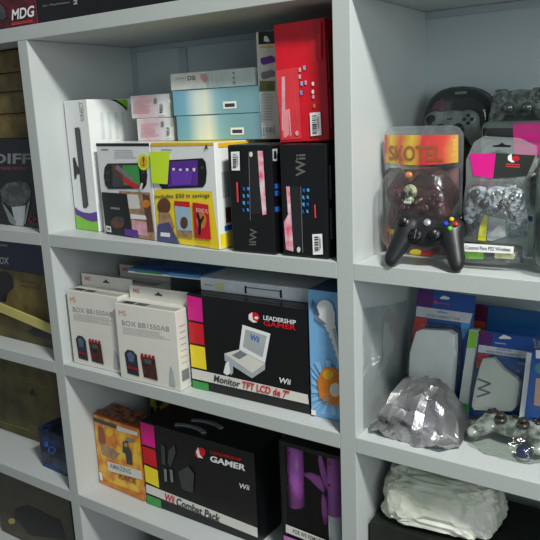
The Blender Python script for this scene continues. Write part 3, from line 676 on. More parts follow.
# lower left
r, S = carton('cardboard_carton', 'large brown carton with dark tape marks on third left shelf', [(0, 0), (1, 0), (1, 1), (0, 1)], Z3, .17, cardd, .30, w=.42, ang=0, loc=(-.56, .14)); S.H = None
S.poly([(30, 392), (33, 388), (36, 396), (30, 395)], black); S.lines((5, 372), (56, 385), (5, 378), 2, cardb, .3); S.lines((0, 420), (40, 432), (0, 424), 1, mat('ochre line', (110, 96, 40), .5), .5); done(r, S)
r, S = carton('blue_box', 'small glossy dark blue box in front of the large brown carton', [(37, 429), (66, 423), (66, 478), (42, 466)], Z3, .075, mat('glossy blue black', (28, 52, 92), .2, rgb2=(10, 16, 30), scale=30, lo=.45, hi=.6), .118, w=.15, ang=-3, loc=(-.176, .052)); S.H = None
S.disc(52, 450, 4, blue, 4); S.disc(52, 450, 2.6, navy, 2.8); S.poly([(44, 443), (48, 441), (49, 446), (46, 447)], blue); S.lines((43, 462), (64, 473), (43, 466), 2, blue, .4)
S.luv(.004, .108, .146, .116, navy); done(r, S)
r, S = carton('grey_carton', 'greyish carton with black printed shape under the third left shelf', [(0, 0), (1, 0), (1, 1), (0, 1)], Z4, .2, mat('grey brown card', (84, 80, 68), .6, var=.2, scale=20), .262, w=.36, ang=0, loc=(-.50, .1)); S.H = None
S.poly([(16, 508), (28, 505), (60, 520), (66, 540), (30, 535), (14, 516)], black); S.disc(12, 521, 3.5, mat('yellow dab', (190, 170, 90), .5), 3); done(r, S)

# ================================================================== GAMEPADS
def pad_mesh(fat=1.0, grip=1.0):
    """controller body, width 1, in x (across), z (up the face), y (depth, front = -y)"""
    mb = MB(); m = black
    mb.ell((0, 0, .12), (.36, .11*fat, .17), m); mb.ell((0, 0, .0), (.30, .095*fat, .16), m)
    for s in (-1, 1):
        mb.ell((s*.27, -.01, .12), (.19, .125*fat, .17), m)
        for i in range(9):
            t = i/8; x = s*(.29+.135*t); z = .08-.385*grip*t; rr = .195-.07*t
            mb.ell((x, .02*t, z), (rr*.82, rr*.72*fat, rr), m, 14, 8)
    o = mb.build('pad_tmp'); md = o.modifiers.new('r', 'REMESH'); md.mode = 'VOXEL'; md.voxel_size = .022
    sm = o.modifiers.new('s', 'SMOOTH'); sm.iterations = 6; sm.factor = .6
    dg = bpy.context.evaluated_depsgraph_get(); me = bpy.data.meshes.new_from_object(o.evaluated_get(dg)); bpy.data.objects.remove(o)
    for p in me.polygons: p.use_smooth = True
    return me
PAD = pad_mesh(); PADDS = pad_mesh(.9, .85)
def subcap(r, x, z, dk):
    ts = [c for c in bpy.data.objects if c.parent == r and c.name.startswith('thumb_stick')][-1]
    MB().cyl((x, -.18, z), (x, -.2, z), .06, .052, dk, 20).build('stick_cap', ts)
def gamepad(label, mtx, size, body, xbox=True, detail=None, group=None):
    r = bpy.data.objects.new('gamepad', None); COL.objects.link(r); r.matrix_world = mtx @ Matrix.Scale(size, 4); tag(r, label, 'game controller', group); r.empty_display_size = .1
    me = (PAD if xbox else PADDS).copy(); me.materials.clear(); me.materials.append(body)
    o = bpy.data.objects.new('shell', me); COL.objects.link(o); o.parent = r
    dk = detail or mat('pad black', (20, 21, 23), .35)
    def stick(x, z):
        MB().cyl((x, -.10, z), (x, -.135, z), .085, .08, dk, 24).cyl((x, -.13, z), (x, -.185, z), .035, .035, dk, 14).build('thumb_stick', r)
        MB().cyl((x, -.18, z), (x, -.2, z), .06, .052, dk, 20).build('stick_cap', r.children[-1]) if 0 else subcap(r, x, z, dk)
    def dpad(x, z):
        MB().cyl((x, -.095, z), (x, -.115, z), .09, .085, dk, 24).box((x-.07, -.14, z-.022), (x+.07, -.11, z+.022), dk, .006).box((x-.022, -.141, z-.07), (x+.022, -.11, z+.07), dk, .006).build('direction_pad', r)
    def btn(x, z, m): MB().cyl((x, -.115, z), (x, -.148, z), .03, .026, m, 16).build('face_button', r)
    if xbox:
        stick(-.3, .14); stick(.12, -.0); dpad(-.13, -.02)
        for dx, dz, m in ((-.062, 0, mat('blue button', (40, 70, 220), .2)), (.062, 0, mat('red button', (220, 40, 30), .2)), (0, .062, mat('amber button', (240, 180, 20), .2)), (0, -.062, mat('green button', (90, 190, 40), .2))): btn(.31+dx, .14+dz, m)
        MB().cyl((0, -.1, .15), (0, -.125, .15), .05, .045, steel, 24).build('guide_button', r)
    else:
        stick(-.15, .0); stick(.15, .0); dpad(-.31, .14)
        for dx, dz in ((-.06, 0), (.06, 0), (0, .06), (0, -.06)): btn(.31+dx, .14+dz, dk)
        MB().box((-.04, -.125, .14), (.04, -.1, .165), dk, .004).build('centre_button', r)
    for s in (-1, 1): MB().box((s*.3-.1, -.02, .25), (s*.3+.1, .06, .3), dk, .02).build('shoulder_button', r)
    return r
def pose(loc, rz=0, rx=0, ry=0): return Matrix.Translation(loc) @ Matrix.Rotation(math.radians(rz), 4, 'Z') @ Matrix.Rotation(math.radians(rx), 4, 'X') @ Matrix.Rotation(math.radians(ry), 4, 'Y')

# ================================================================== RIGHT UPPER COMPARTMENT
clear = plastic('clear blister', amount=.04, bump=.7, bscale=90, haze=.02)
clear2 = plastic('sparkling blister', amount=.14, rough=.08, bump=1.0, bscale=130, haze=.03)
def plane_thing(name, label, cat, loc, rz, lean=0, group=None):
    r = thing(name, label, cat, loc, math.radians(rz), group, lean=math.radians(lean)); bpy.context.view_layer.update(); return r, Surf(r)
def dome(uvs, depth, m, root, name='blister_dome', rings=6, y0=0, p=.5):
    """clear moulded bubble over outline uvs (x,z list) bulging towards the viewer"""
    cx = sum(u for u, v in uvs)/len(uvs); cz = sum(v for u, v in uvs)/len(uvs); n = len(uvs); vs = []; fs = []
    for k in range(rings+1):
        t = k/rings; sc = math.cos(t*math.pi/2)**p if k < rings else 0; yy = y0-depth*math.sin(t*math.pi/2)**.7
        sc = max(sc, .02)
        vs += [(cx+(u-cx)*sc, yy, cz+(v-cz)*sc) for u, v in uvs]
    for k in range(rings):
        for i in range(n): j = (i+1) % n; fs.append([k*n+i, k*n+j, (k+1)*n+j, (k+1)*n+i])
    fs.append([rings*n+i for i in range(n)])
    return MB().add(vs, fs, m, True).build(name, root)
def rrect(x0, z0, x1, z1, r, n=5):
    o = []
    for cx, cz, a in ((x1-r, z1-r, 0), (x0+r, z1-r, 90), (x0+r, z0+r, 180), (x1-r, z0+r, 270)):
        for k in range(n+1): t = math.radians(a+90*k/n); o.append((cx+r*math.cos(t), cz+r*math.sin(t)))
    return o
flame = ramp_mat('flame band', 0, [(0, (236, 120, 60)), (.03, (222, 60, 50)), (.045, (240, 216, 50)), (.07, (226, 90, 44)), (.09, (240, 210, 40)), (.11, (232, 50, 56)), (.145, (236, 70, 60)), (.17, (240, 190, 70))], wob=.05)
# --- skull pack
r, S = plane_thing('blister_pack', 'clear gamepad blister pack with flame coloured band and small skull', 'package', (.842, .110, Z1), -8)
cardr = mat('dark maroon card', (98, 58, 62), .3, rgb2=(58, 40, 42), scale=16)
wS = S.q(462, 200)[0]; hS = S.q(423, 126)[1]
out = rrect(0, 0, wS, hS, .02)
MB().prism(out, .0, .0015, plastic('clear card', haze=.10, amount=.05, bump=.1)).build('clear_backing', r)
mb = MB(); S.mb = mb; S.lay = 0
S.poly([(386, 170), (460, 168), (459, 200), (452, 212), (460, 225), (459, 256), (388, 251), (389, 222), (394, 212), (387, 196)], cardr)
S.poly([(388, 168), (402, 168), (392, 182), (388, 188)], mat('smoky grey', (120, 116, 116), .3)); S.poly([(436, 168), (459, 168), (459, 190), (450, 176)], mat('smoky rose', (140, 106, 108), .3, rgb2=(90, 60, 64), scale=40))
S.poly([(386.5, 223), (398, 226), (396, 251), (386.5, 248)], flame); S.disc(416, 252, 6, yellow, 3); S.poly([(421, 252), (434, 252), (434, 255), (421, 256)], red)
for o_ in ((388, 232), (391, 234)): S.text('I', (o_[0], o_[1]+11), (o_[0]+1.3, o_[1]+11), (o_[0], o_[1]), dgrey, .02)
mb.build('printed_card', r)
mb = MB(); vs = []; fs = []
n = 24
for i in range(n+1):
    u = i/n; px = 386.5+(460-386.5)*u; up = S.q(px, 134.5); dn = S.q(px, 162+2.4*math.sin(u*math.pi)); bul = -.006-.012*math.sin(u*math.pi)
    vs += [(up[0], bul, up[1]), (dn[0], bul, dn[1])]
for i in range(n): fs.append([2*i+1, 2*i+3, 2*i+2, 2*i])
mb.add(vs, fs, flame, True)
tv, tf = textmesh('SKOTEL', .02); A = S.q(392, 160); B = S.q(447, 160); C_ = S.q(392, 145)
vv = []
for u, v in tv:
    x = A[0]+(B[0]-A[0])*u; z = A[1]+(C_[1]-A[1])*v; k = min(max(x/wS, 0), 1); vv.append((x, -.0068-.012*math.sin(k*math.pi), z))
mb.add(vv, tf, mat('burnt orange letters', (176, 96, 40), .35)); mb.build('flame_band', r)
dome(rrect(.004, .004, wS-.004, S.q(420, 165)[1], .045), .052, clear, r, p=.3)
dome(rrect(.003, S.q(420, 166)[1], wS-.003, hS-.002, .014), .022, clear, r, name='top_bubble', p=.35)
# skull ornament
a = S.q(411, 193); o = MB(); bone = mat('aged bone', (190, 194, 150), .35, rgb2=(70, 74, 50), scale=140)
o.ell((a[0], -.012, a[1]+.006), (.0125, .009, .0125), bone).ell((a[0], -.014, a[1]-.007), (.008, .007, .008), bone)
for s in (-1, 1): o.ell((a[0]+s*.0048, -.0205, a[1]+.005), (.0032, .002, .0034), black); o.cyl((a[0]+s*.009, -.012, a[1]-.012), (a[0]+s*.022, -.01, a[1]-.004), .003, .0015, bone, 8)
o.ell((a[0], -.0215, a[1]-.0008), (.0016, .001, .0025), black)
for i in range(5): o.box((a[0]-.006+i*.0026, -.0215, a[1]-.012), (a[0]-.0042+i*.0026, -.019, a[1]-.008), white)
for i_, v_ in enumerate(o.v): o.v[i_] = (a[0]+.017+(v_[0]-a[0])*1.02, v_[1]*1.1-.018, a[1]+(v_[2]-a[1])*1.02)
o.build('skull_ornament', r)
a = S.q(412.5, 174.5); MB().ell((a[0], -.012, a[1]), (.007, .005, .006), mat('orange gem', (230, 130, 60), .15)).prism([(a[0]-.02, a[1]+.008), (a[0], a[1]-.012), (a[0]+.02, a[1]+.008), (a[0], a[1]+.002)], -.006, -.004, mat('tan metal', (150, 110, 70), .3, metal=.5)).build('gem_ornament', r)
M = r.matrix_world
gamepad('dark red gamepad sealed inside the flame band blister pack', M @ pose((S.q(424, 200)[0], -.019, S.q(424, 206)[1])), .12, mat('dark red pad', (84, 34, 38), .3, rgb2=(40, 28, 28), scale=6), False, detail=mat('dark red parts', (60, 30, 32), .25))
# --- loose black pad leaning on it
a = onZ(397, 263, Z1); c = onY(428, 234, .047)
gamepad('loose matt black gamepad with coloured buttons leaning on the blister pack', pose((c.x+.008, .024, Z1+.0500), 2, -31, 0), .128, mat('matt black plastic', (26, 28, 30), .42))

def dspack(label, loc, rz, lean, hw, hh, pad_c, pad_s, padm, header, group=None, prints=None, dm=None, outline=None, padlabel=None, padlift=0):
    r, S = plane_thing('blister_pack', label, 'package', loc, rz, lean)
    out = outline or rrect(0, 0, hw, hh, .018)
    MB().prism(out, 0, .0012, MATS['clear card']).build('clear_backing', r)
    S.mb = MB()
    if prints: prints(S)
    if S.mb.v: S.mb.build('printed_card', r)
    if header: header(r, S)
    return r, S
clearpad = mat('clear glittery pad shell', (178, 186, 192), .18, rgb2=(60, 66, 74), scale=9, lo=.42, hi=.58)
smokepad = mat('smoky clear pad shell', (140, 152, 144), .15, rgb2=(80, 90, 84), scale=8, lo=.4, hi=.6)
# middle pack with pink corner
def pr2(S):
    S.poly([(469.6, 154), (496, 153), (493, 178.5), (473.5, 175.5)], magenta)
    S.poly([(496, 153), (535.5, 155.5), (527, 176), (493, 178.5)], mat('dark olive header', (46, 50, 46), .35))
    S.poly([(511.5, 153.5), (508, 156), (508, 160), (512, 162.5), (515, 162), (512, 159.5), (512, 156.5)], white); S.disc(516, 158.5, 3.8, red, 2.6); S.lines((506, 163.5), (521, 164.5), (506, 168), 2, red2, .4, rnd=.1)
    S.poly([(465.5, 205), (477, 215), (482, 232), (466, 236)], mat('teal brown card', (70, 84, 90), .3, rgb2=(96, 60, 50), scale=40))
    S.poly([(478, 240), (480, 226), (485, 214), (488, 216), (486, 241)], mat('bright yellow wedge', (236, 230, 40), .4)); S.poly([(489, 216), (506, 220), (506, 236), (492, 241), (487, 240)], mat('painted silver highlight', (120, 124, 130), .2, rgb2=(220, 222, 226), scale=20))  # the silver patch is a painted highlight on the plastic
    S.poly([(508, 205), (526, 205), (527, 236), (509, 238)], mat('teal card', (110, 150, 156), .3, rgb2=(50, 76, 84), scale=40)); S.poly([(521, 216), (533, 216), (533, 221), (522, 222)], blue)
    S.poly([(465, 241), (522, 246), (524, 263), (467, 264)], mat('charcoal card', (54, 60, 62), .3))
    S.poly([(465, 250), (484, 251), (484, 259), (466, 258.5)], lgreen); S.poly([(495, 252), (516, 253), (514, 259), (495, 258)], mat('cream label', (226, 224, 160), .4, rgb2=(170, 170, 110), scale=90))
def hd2(r, S):
    mb = MB(); S.lay = 60
    S.poly([(494, 145.5), (500, 144.8), (503, 142.5), (506, 144.8), (512, 145.3), (512, 147.3), (494, 147)], black, mb); mb.build('hang_hole', r)
    mb = MB()
    P = [S.q(464.5, 240.5), S.q(518.5, 244), S.q(518, 251), S.q(464.5, 248.5)]; mb.add([(p[0], -.0345, p[1]) for p in P][::-1], [[0, 1, 2, 3]], white)
    v_, f_ = textmesh('Control Para PS2 Wireless', .01); A, B, C = P[3], P[2], P[0]
    mb.add([(A[0]+(B[0]-A[0])*(.13+.82*u)+(C[0]-A[0])*(.25+.45*v), -.035, A[1]+(B[1]-A[1])*(.13+.82*u)+(C[1]-A[1])*(.25+.45*v)) for u, v in v_], f_, dgrey); mb.build('label_strip', r)
a = onZ(466, 266, Z1); b = onZ(530, 270, Z1)
r2, S2_ = dspack('clear blister pack with pink and black header, silvery gamepad inside, middle of shelf', (1.003, .060, Z1), 3, -4, 0, 0, 0, 0, 0, None, prints=None, outline=[(.001*0, 0), (.001, 0), (.002, .001)])
bpy.data.objects.remove([c for c in r2.children][0]); S = S2_
o_ = [S.q(*p) for p in [(466, 264), (464, 238), (463, 205), (466, 182), (466, 160), (474, 142), (484, 136), (520, 138), (537, 146), (537, 160), (530, 182), (530, 205), (528, 240), (527, 264)]]
o_ = [(u, max(v, 0)) for u, v in o_]
MB().prism(o_, 0, .0012, MATS['clear card']).build('clear_backing', r2)
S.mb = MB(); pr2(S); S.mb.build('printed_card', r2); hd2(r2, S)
dome([S.q(*p) for p in [(467, 236), (465, 210), (467, 190), (474, 181), (498, 181), (524, 181), (530, 192), (530, 214), (528, 236), (500, 238)]], .042, clear2, r2)
dome([(u, max(v, .001)) for u, v in [S.q(*p) for p in [(467, 262), (466, 252), (466, 242), (490, 242), (520, 245), (526, 250), (526, 262), (500, 264)]]], .03, clear2, r2, name='lower_bubble')
gamepad('glittery clear gamepad inside the pack with pink and black header', r2.matrix_world @ pose((S.q(498, 200)[0], -.017, S.q(498, 203)[1])), .096, clearpad, False)
# --- back left oval pack
r, S = plane_thing('blister_pack', 'oval black backed blister pack with pink corner, standing at the back', 'package', (onY(430, 130, .26).x, .262, Z1), 0)
sg = lambda c: math.copysign(abs(c)**.85, c)
e = [S.q(463+38.5*sg(math.cos(t*math.tau/28)), 124+38*sg(math.sin(t*math.tau/28))) for t in range(28)]
e = [(u, v) for u, v in e if v > S.q(462, 130)[1]]
e = [(e[0][0], 0)]+[x for x in e] if False else e
e.sort(key=lambda p: p[0]); e = [(e[0][0], 0)]+e+[(e[-1][0], 0)]
MB().prism(e, 0, .0015, mat('black glossy card', (34, 38, 36), .25)).build('card', r)
S.mb = MB(); S.poly([(429, 112), (436, 102), (444, 98), (443, 112), (431, 115)], mat('dusty pink', (150, 60, 110), .4)); S.mb.build('pink_print', r); S.mb = MB(); S.poly([(455, 92), (467, 91), (467, 93.5), (455, 94.5)], shade); S.mb.build('hang_slot', r)
e2 = [(u*.97+.002, v) for u, v in e]; dome([(u, v) for u, v in e2], .04, plastic('smoky blister', (170, 180, 176), .05, haze=.02, bump=.5), r)
gamepad('smoky gamepad inside the oval pack at the back', r.matrix_world @ pose((S.q(455, 120)[0], -.018, S.q(455, 128)[1])), .115, mat('milky pad shell', (196, 204, 202), .2, rgb2=(150, 158, 156), scale=5), False)
# --- back right pack with clear pad on top
r, S = plane_thing('blister_pack', 'clear blister pack with two thumb sticks showing, at the back right', 'package', (onY(494, 120, .235).x, .24, Z1), 0)
u0, v0 = S.q(494, 100); u1 = S.q(560, 96)[0]
MB().prism(rrect(u0, 0, u1, v0, .02), 0, .0012, mat('grey green card', (96, 110, 104), .4)).build('card', r)
dome(rrect(u0+.002, .002, u1-.002, v0-.002, .02), .04, MATS['smoky blister'], r)
gamepad('smoky clear gamepad in the back right pack', r.matrix_world @ pose((S.q(522, 108)[0], -.018, S.q(522, 107)[1])), .105, smokepad, False, detail=mat('pewter parts', (120, 126, 124), .2, metal=.5))
# --- mid right pack: dark header with pink square
r, S = plane_thing('blister_pack', 'blister pack with dark header and large pink square, behind the front pack', 'package', (onY(490, 140, .165).x, .165, Z1), 0)
u0, v0 = S.q(482, 122); u1 = S.q(570, 122)[0]
MB().prism(rrect(u0, 0, u1, v0, .012), 0, .0012, mat('grey green card', (96, 110, 104), .4)).build('card', r)
S.mb = MB(); S.poly([(483, 128), (570, 128), (570, 140), (483, 139)], black); S.mb.build('dark_header', r); S.mb = MB(); S.lay = 3; S.poly([(513, 123), (560, 122), (560, 156), (514, 154)], magenta); S.mb.build('pink_print', r)
dome([(u, v) for u, v in rrect(u0+.002, .002, u1-.002, S.q(500, 140)[1], .02)], .04, clear, r)
dome(rrect(u0+.004, S.q(500, 138)[1], u1-.004, v0-.002, .01), .012, clear, r, name='header_film')
gamepad('clear gamepad in the pack with the large pink square', r.matrix_world @ pose((S.q(520, 165)[0]+.01, -.018, S.q(520, 175)[1])), .11, smokepad, False)
# --- far right front pack
r, S = plane_thing('blister_pack', 'smoky clear blister pack at the right edge beside the silvery one', 'package', (onZ(527, 270, Z1).x+.012, .05, Z1), -4)
MB().prism(rrect(0, 0, .15, .19, .02), 0, .0012, mat('grey green card', (96, 110, 104), .4)).build('card', r)
S.mb = MB(); S.luv(.02, .12, .08, .17, blue); S.mb.build('blue_print', r); S.mb = MB(); S.luv(.03, .03, .12, .06, dred); S.mb.build('red_print', r)
dome(rrect(.002, .002, .148, .188, .03), .04, MATS['smoky blister'], r)
gamepad('smoky gamepad in the pack at the right edge', r.matrix_world @ pose((.075, -.018, .10)), .12, smokepad, False)

# ================================================================== RIGHT MIDDLE COMPARTMENT
def lean_pack(label, loc, rz, lean, quad, prints, extras, name='accessory_pack'):
    r, S = plane_thing(name, label, 'package', loc, rz, lean)
    P = [S.q(*p) for p in quad]; P = [(u, max(v, 0)) for u, v in P]
    MB().prism(P, 0, .0015, mat('blue card', (34, 86, 156), .35)).build('card', r)
    S.mb = MB(); prints(S); S.mb.build('printed_card', r)
    extras(r, S); return r, S
purp2 = mat('plum header', (90, 34, 112), .4); redo = mat('orange red print', (206, 74, 54), .4)
def p1(S):
    S.poly([(415.5, 326), (423, 321.5), (457, 325), (463.5, 331), (463, 360), (459, 398), (409, 392), (411, 350)], mat('deep blue rim', (24, 50, 104), .25))
    S.poly([(419, 289), (434.5, 291), (432, 307.5), (417, 305)], purp2); S.poly([(434.5, 291), (475, 297), (473, 313), (432, 307.5)], mat('header blue', (24, 78, 160), .35))
    S.poly([(440, 297.5), (444, 295.5), (450, 297.5), (449, 299.5), (441, 299)], white); S.lines((436, 302), (453, 304), (436, 304), 1, mat('rose ink', (190, 60, 130), .4), .6); S.poly([(434, 301), (437, 300), (437, 304), (434.5, 304)], mat('rose ink', (190, 60, 130), .4))
    S.poly([(417, 306), (473, 313.5), (470, 323.5), (416, 316)], mat('pale header band', (206, 212, 216), .4)); S.text('slim', (438, 312.5), (447.5, 313.8), (438.4, 310), blue, .02); S.text('ULTRA COMPACT CASE', (427, 316.3), (460, 320.3), (427.2, 313.8), grey, .02)
    S.poly([(416, 317), (428, 318.5), (424, 332), (412, 345), (413, 330)], redo); S.poly([(461, 322), (471, 324), (468, 332), (463, 340)], cyan); S.poly([(411, 345), (414.5, 342), (411, 372), (407.5, 374)], mat('lime strip', (190, 200, 60), .4))
def ex1(r, S):
    body = [S.q(*p) for p in [(421, 330), (427, 327.5), (452, 329), (458.5, 333), (458.5, 352), (455, 392), (413, 388), (415, 350)]]
    body = [(u, max(v, .004)) for u, v in body]
    MB().prism(body, -.022, -.002, mat('white silicone', (250, 252, 248), .3, var=.05)).build('white_case', r)
    dome([S.q(*p) for p in [(417, 326), (424, 321), (456, 325), (463, 331), (463, 360), (459, 396), (409, 392), (412, 350)]], .032, clear, r, p=.35)
lean_pack('blue accessory card with white rounded case in a clear bubble, left of the right shelf', (.876, .19, Z2+.001), -4, -6, [(419, 288), (475.5, 296), (468, 400), (461, 420), (405, 410), (411, 345)], p1, ex1)
def p3(S):
    S.poly([(480.5, 331), (493.5, 333), (491.5, 346.5), (479, 344.5)], purp2); S.poly([(493.5, 333), (533, 338.5), (531, 351.5), (491.5, 346.5)], mat('header blue', (24, 78, 160), .35))
    S.poly([(499, 337.5), (504, 334.5), (511.5, 337.5), (511, 339), (499.5, 338.8)], white); S.lines((495, 342), (508, 343.6), (495, 344), 1, shade, .6)
    S.poly([(479, 344.5), (531, 352), (529, 358.8), (478, 352)], mat('pale header band', (206, 212, 216), .4)); S.text('silicone skin', (497, 349.8), (512, 351.8), (497.2, 347.2), blue, .01); S.text('WIRE FREE GAMEPAD', (486, 352.3), (521, 357), (486.3, 349.8), grey, .02)
    S.poly([(478, 353), (490, 354.5), (484, 366), (481, 369), (476.5, 367)], redo); S.text('Wii', (517.5, 364.5), (525, 365.5), (517.8, 361), sky, .03); S.poly([(484.5, 331.9), (480.5, 331), (479, 333), (484, 334)], dred)
def ex3(r, S):
    body = [S.q(*p) for p in [(486, 357.5), (496, 356.5), (506, 368), (520, 377.5), (522.5, 381), (519, 405), (514, 409.5), (477, 408), (475, 404), (478, 385), (483, 366)]]
    MB().prism([(u, max(v, .004)) for u, v in body], -.016, -.002, mat('cream white silicone', (214, 218, 206), .35, var=.05)).build('white_skin', r)
    mb = MB(); gz = mat('charcoal letter', (84, 86, 84), .4)
    pts = [(481.5, 377.5), (493.5, 382), (481.5, 387), (493, 391), (480.5, 395)]
    for i in range(4):
        a, b = S.q(*pts[i]), S.q(*pts[i+1]); dx, dz = b[0]-a[0], b[1]-a[1]; l = math.hypot(dx, dz); nx, nz = -dz/l*.0018, dx/l*.0018; ex_, ez = dx/l*.001, dz/l*.001
        mb.add([(a[0]+nx-ex_, -.0164-i*.0001, a[1]+nz-ez), (a[0]-nx-ex_, -.0164-i*.0001, a[1]-nz-ez), (b[0]-nx+ex_, -.0164-i*.0001, b[1]-nz+ez), (b[0]+nx+ex_, -.0164-i*.0001, b[1]+nz+ez)], [[0, 1, 2, 3]], gz)
    mb.build('printed_letter', r)
    dome([(u, max(v, .002)) for u, v in [S.q(*p) for p in [(482, 356), (500, 355), (526, 362), (525, 380), (522, 412), (473, 408), (475, 385), (478, 366)]]], .026, clear, r, p=.3)
lean_pack('blue accessory card with cream skin and grey letter, plum and blue header', (.982, .165, Z2), -4, -9, [(480.5, 330), (533, 338), (525, 420), (469, 416)], p3, ex3)
def p4(S):
    S.poly([(476, 304), (489, 306), (486, 330), (473, 328)], mat('dark plum', (84, 26, 60), .4)); S.poly([(474, 320), (486, 322), (485, 332), (473, 330)], mat('rust print', (150, 60, 36), .4)); S.poly([(506, 314.5), (511, 311), (518.5, 314.5), (518, 316.5), (507, 316)], white); S.lines((508, 320), (523, 322), (508, 322.5), 1, sky, .6); S.disc(498.5, 322.5, 1.5, sky, 1.5, 8)
    S.poly([(489, 306), (550, 314), (549, 330), (487, 326)], mat('deep teal blue', (20, 84, 140), .35))
lean_pack('teal blue accessory card behind, only its header visible under the shelf', (.97, .24, Z2), 0, -3, [(476, 303.5), (551, 313), (540, 420), (468, 400)], p4, lambda r, S: dome([S.q(*p) for p in [(476, 330), (545, 336), (536, 412), (470, 396)]], .02, clear, r))
# slim green/white edge pack
r, S = plane_thing('slim_box', 'slim white and green pack standing edge-on between two blue cards', 'package', (onY(463, 400, .165).x+.002, .165, Z2+.002), 0, -7)
a0, a1 = S.q(470, 329), S.q(478, 330); b0 = S.q(458, 405); b1 = S.q(468, 408)
MB().prism([a0, a1, (b1[0], .0), (b0[0], .0)], -.004, .015, mat('cool white plastic', (200, 210, 204), .3)).build('case', r)
S.mb = MB(); S.lay = 34; S.poly([(471, 330), (478, 331), (476, 348), (468, 347)], lgreen); S.mb.build('green_print', r); S.mb = MB(); S.poly([(462, 402), (470, 404), (468, 416), (460, 414)], green); S.mb.build('green_print', r)
# right cropped pack
def p5(S):
    S.poly([(530, 357), (560, 361), (556, 430), (522, 422)], blue); S.disc(541, 368, 6, mat('teal dot', (60, 150, 160), .4), 6); S.poly([(527, 352), (532, 353), (524, 420), (519, 419)], mat('pale header band', (206, 212, 216), .4)); S.poly([(536, 350), (550, 350), (550, 360), (536, 358)], white)
    S.poly([(536, 378), (560, 380), (560, 410), (534, 405)], mat('skin tone print', (216, 180, 150), .4))
lean_pack('blue and white pack at the right edge next to the lettered cream skin', (1.082, .13, Z2), 0, -8, [(527, 351), (575, 356), (568, 432), (518, 422)], p5, lambda r, S: dome([S.q(*p) for p in [(533, 360), (572, 364), (566, 420), (526, 416)]], .02, clear, r))

# crumpled silver bag
def crumple(name, label, cat, loc, rz, sx, sy, sz, m, amp=.16, freq=2.2, seed=0, e=.55, taper=.35, ridge=True, group=None, n=5, lowsq=.5, detail=.3):
    bm = bmesh.new(); bmesh.ops.create_icosphere(bm, subdivisions=n, radius=1)
    for v in bm.verts:
        p = v.co.copy(); q_ = Vector([math.copysign(abs(c)**e, c) for c in p]); q_ = q_*(1/max(1e-6, 1.0))
        s1 = noise.noise(p*freq+Vector((seed, 0, 0))); s2 = 1-abs(noise.noise(p*freq*2.1+Vector((0, seed, 3))))*2; s3 = 1-abs(noise.noise(p*freq*4.6+Vector((5, seed, 3))))*2
        k = 1+amp*s1+(amp*.5*s2+amp*detail*s3 if ridge else 0)
        q_ = q_*k
        tz = (q_.z+1)/2; f_ = 1-taper*max(0, tz)
        v.co = Vector((q_.x*f_*sx, q_.y*f_*sy, max(0, tz)*sz))
    z0_ = min(v.co.z for v in bm.verts)
    for v in bm.verts: v.co.z -= z0_
    o = MB().bm(bm, m, False).build(name); o.location = loc; o.rotation_euler = (0, 0, math.radians(rz)); tag(o, label, cat, group); return o
silver = mat('crumpled silver foil', (196, 195, 196), .3, metal=.85, rgb2=(150, 148, 150), scale=9, bump=.4, bscale=50)
def foil(loc, rz):
    prof = [(0, 0), (-.010, .016), (.004, .024), (.0, .036), (.014, .055), (.026, .078), (.052, .094), (.084, .090), (.096, .045), (.098, 0)]
    lefts = [.004, -.002, .004, .008, .014, .022, .028, .030, .024, .010]; rights = [.165, .170, .166, .164, .158, .150, .140, .132, .140, .150]
    hs = [1, 1, 1, 1, 1, 1, 1, 1, 1, 1]; n = 9; sub = 4; G = []
    rnd = random.Random(11)
    for k, (y, z) in enumerate(prof):
        row = []
        for i in range(n+1):
            t = i/n; e_ = (math.sin(min(1, max(0, t))*math.pi)+1e-9)**.17
            x = lefts[k]+(rights[k]-lefts[k])*t
            jz = rnd.uniform(-.0045, .0045) if 0 < k < 9 else 0; jy = rnd.uniform(-.007, .007) if k < 9 else 0
            row.append(Vector((x+rnd.uniform(-.003, .003), y+jy+(1-e_)*.03, max(0, z*(.42+.58*e_)+jz))))
        G.append(row)
    vs = []; W_ = n*sub+1; H_ = (len(prof)-1)*sub+1
    for a in range(H_):
        k, f = divmod(a, sub); f /= sub
        if k >= len(prof)-1: k, f = len(prof)-2, 1
        for b in range(W_):
            i, g = divmod(b, sub); g /= sub
            if i >= n: i, g = n-1, 1
            p = (G[k][i]*(1-g)+G[k][i+1]*g)*(1-f)+(G[k+1][i]*(1-g)+G[k+1][i+1]*g)*f
            d = noise.noise(p*110)*.0022+(.5-abs(noise.noise(p*34+Vector((3, 1, 2)))))*.009
            vs.append((p.x, p.y+d, max(0, p.z+(d if 0 < a < H_-1 else 0))))
    fs = [[a*W_+b, a*W_+b+1, (a+1)*W_+b+1, (a+1)*W_+b] for a in range(H_-1) for b in range(W_-1)]
    fs += [[a*W_ for a in range(H_)][::-1], [a*W_+W_-1 for a in range(H_)], [b for b in range(W_)][::-1]+[(H_-1)*W_+b for b in range(W_)]]
    o = MB().add(vs, fs[:-4], silver, False).add(vs, fs[-4:], silver).build('foil_bag'); o.location = loc; o.rotation_euler = (0, 0, math.radians(rz)); tag(o, 'crumpled silver foil bag lying at the front of the right shelf', 'bag')
foil((.8375, .030, Z2+.0004), -4)
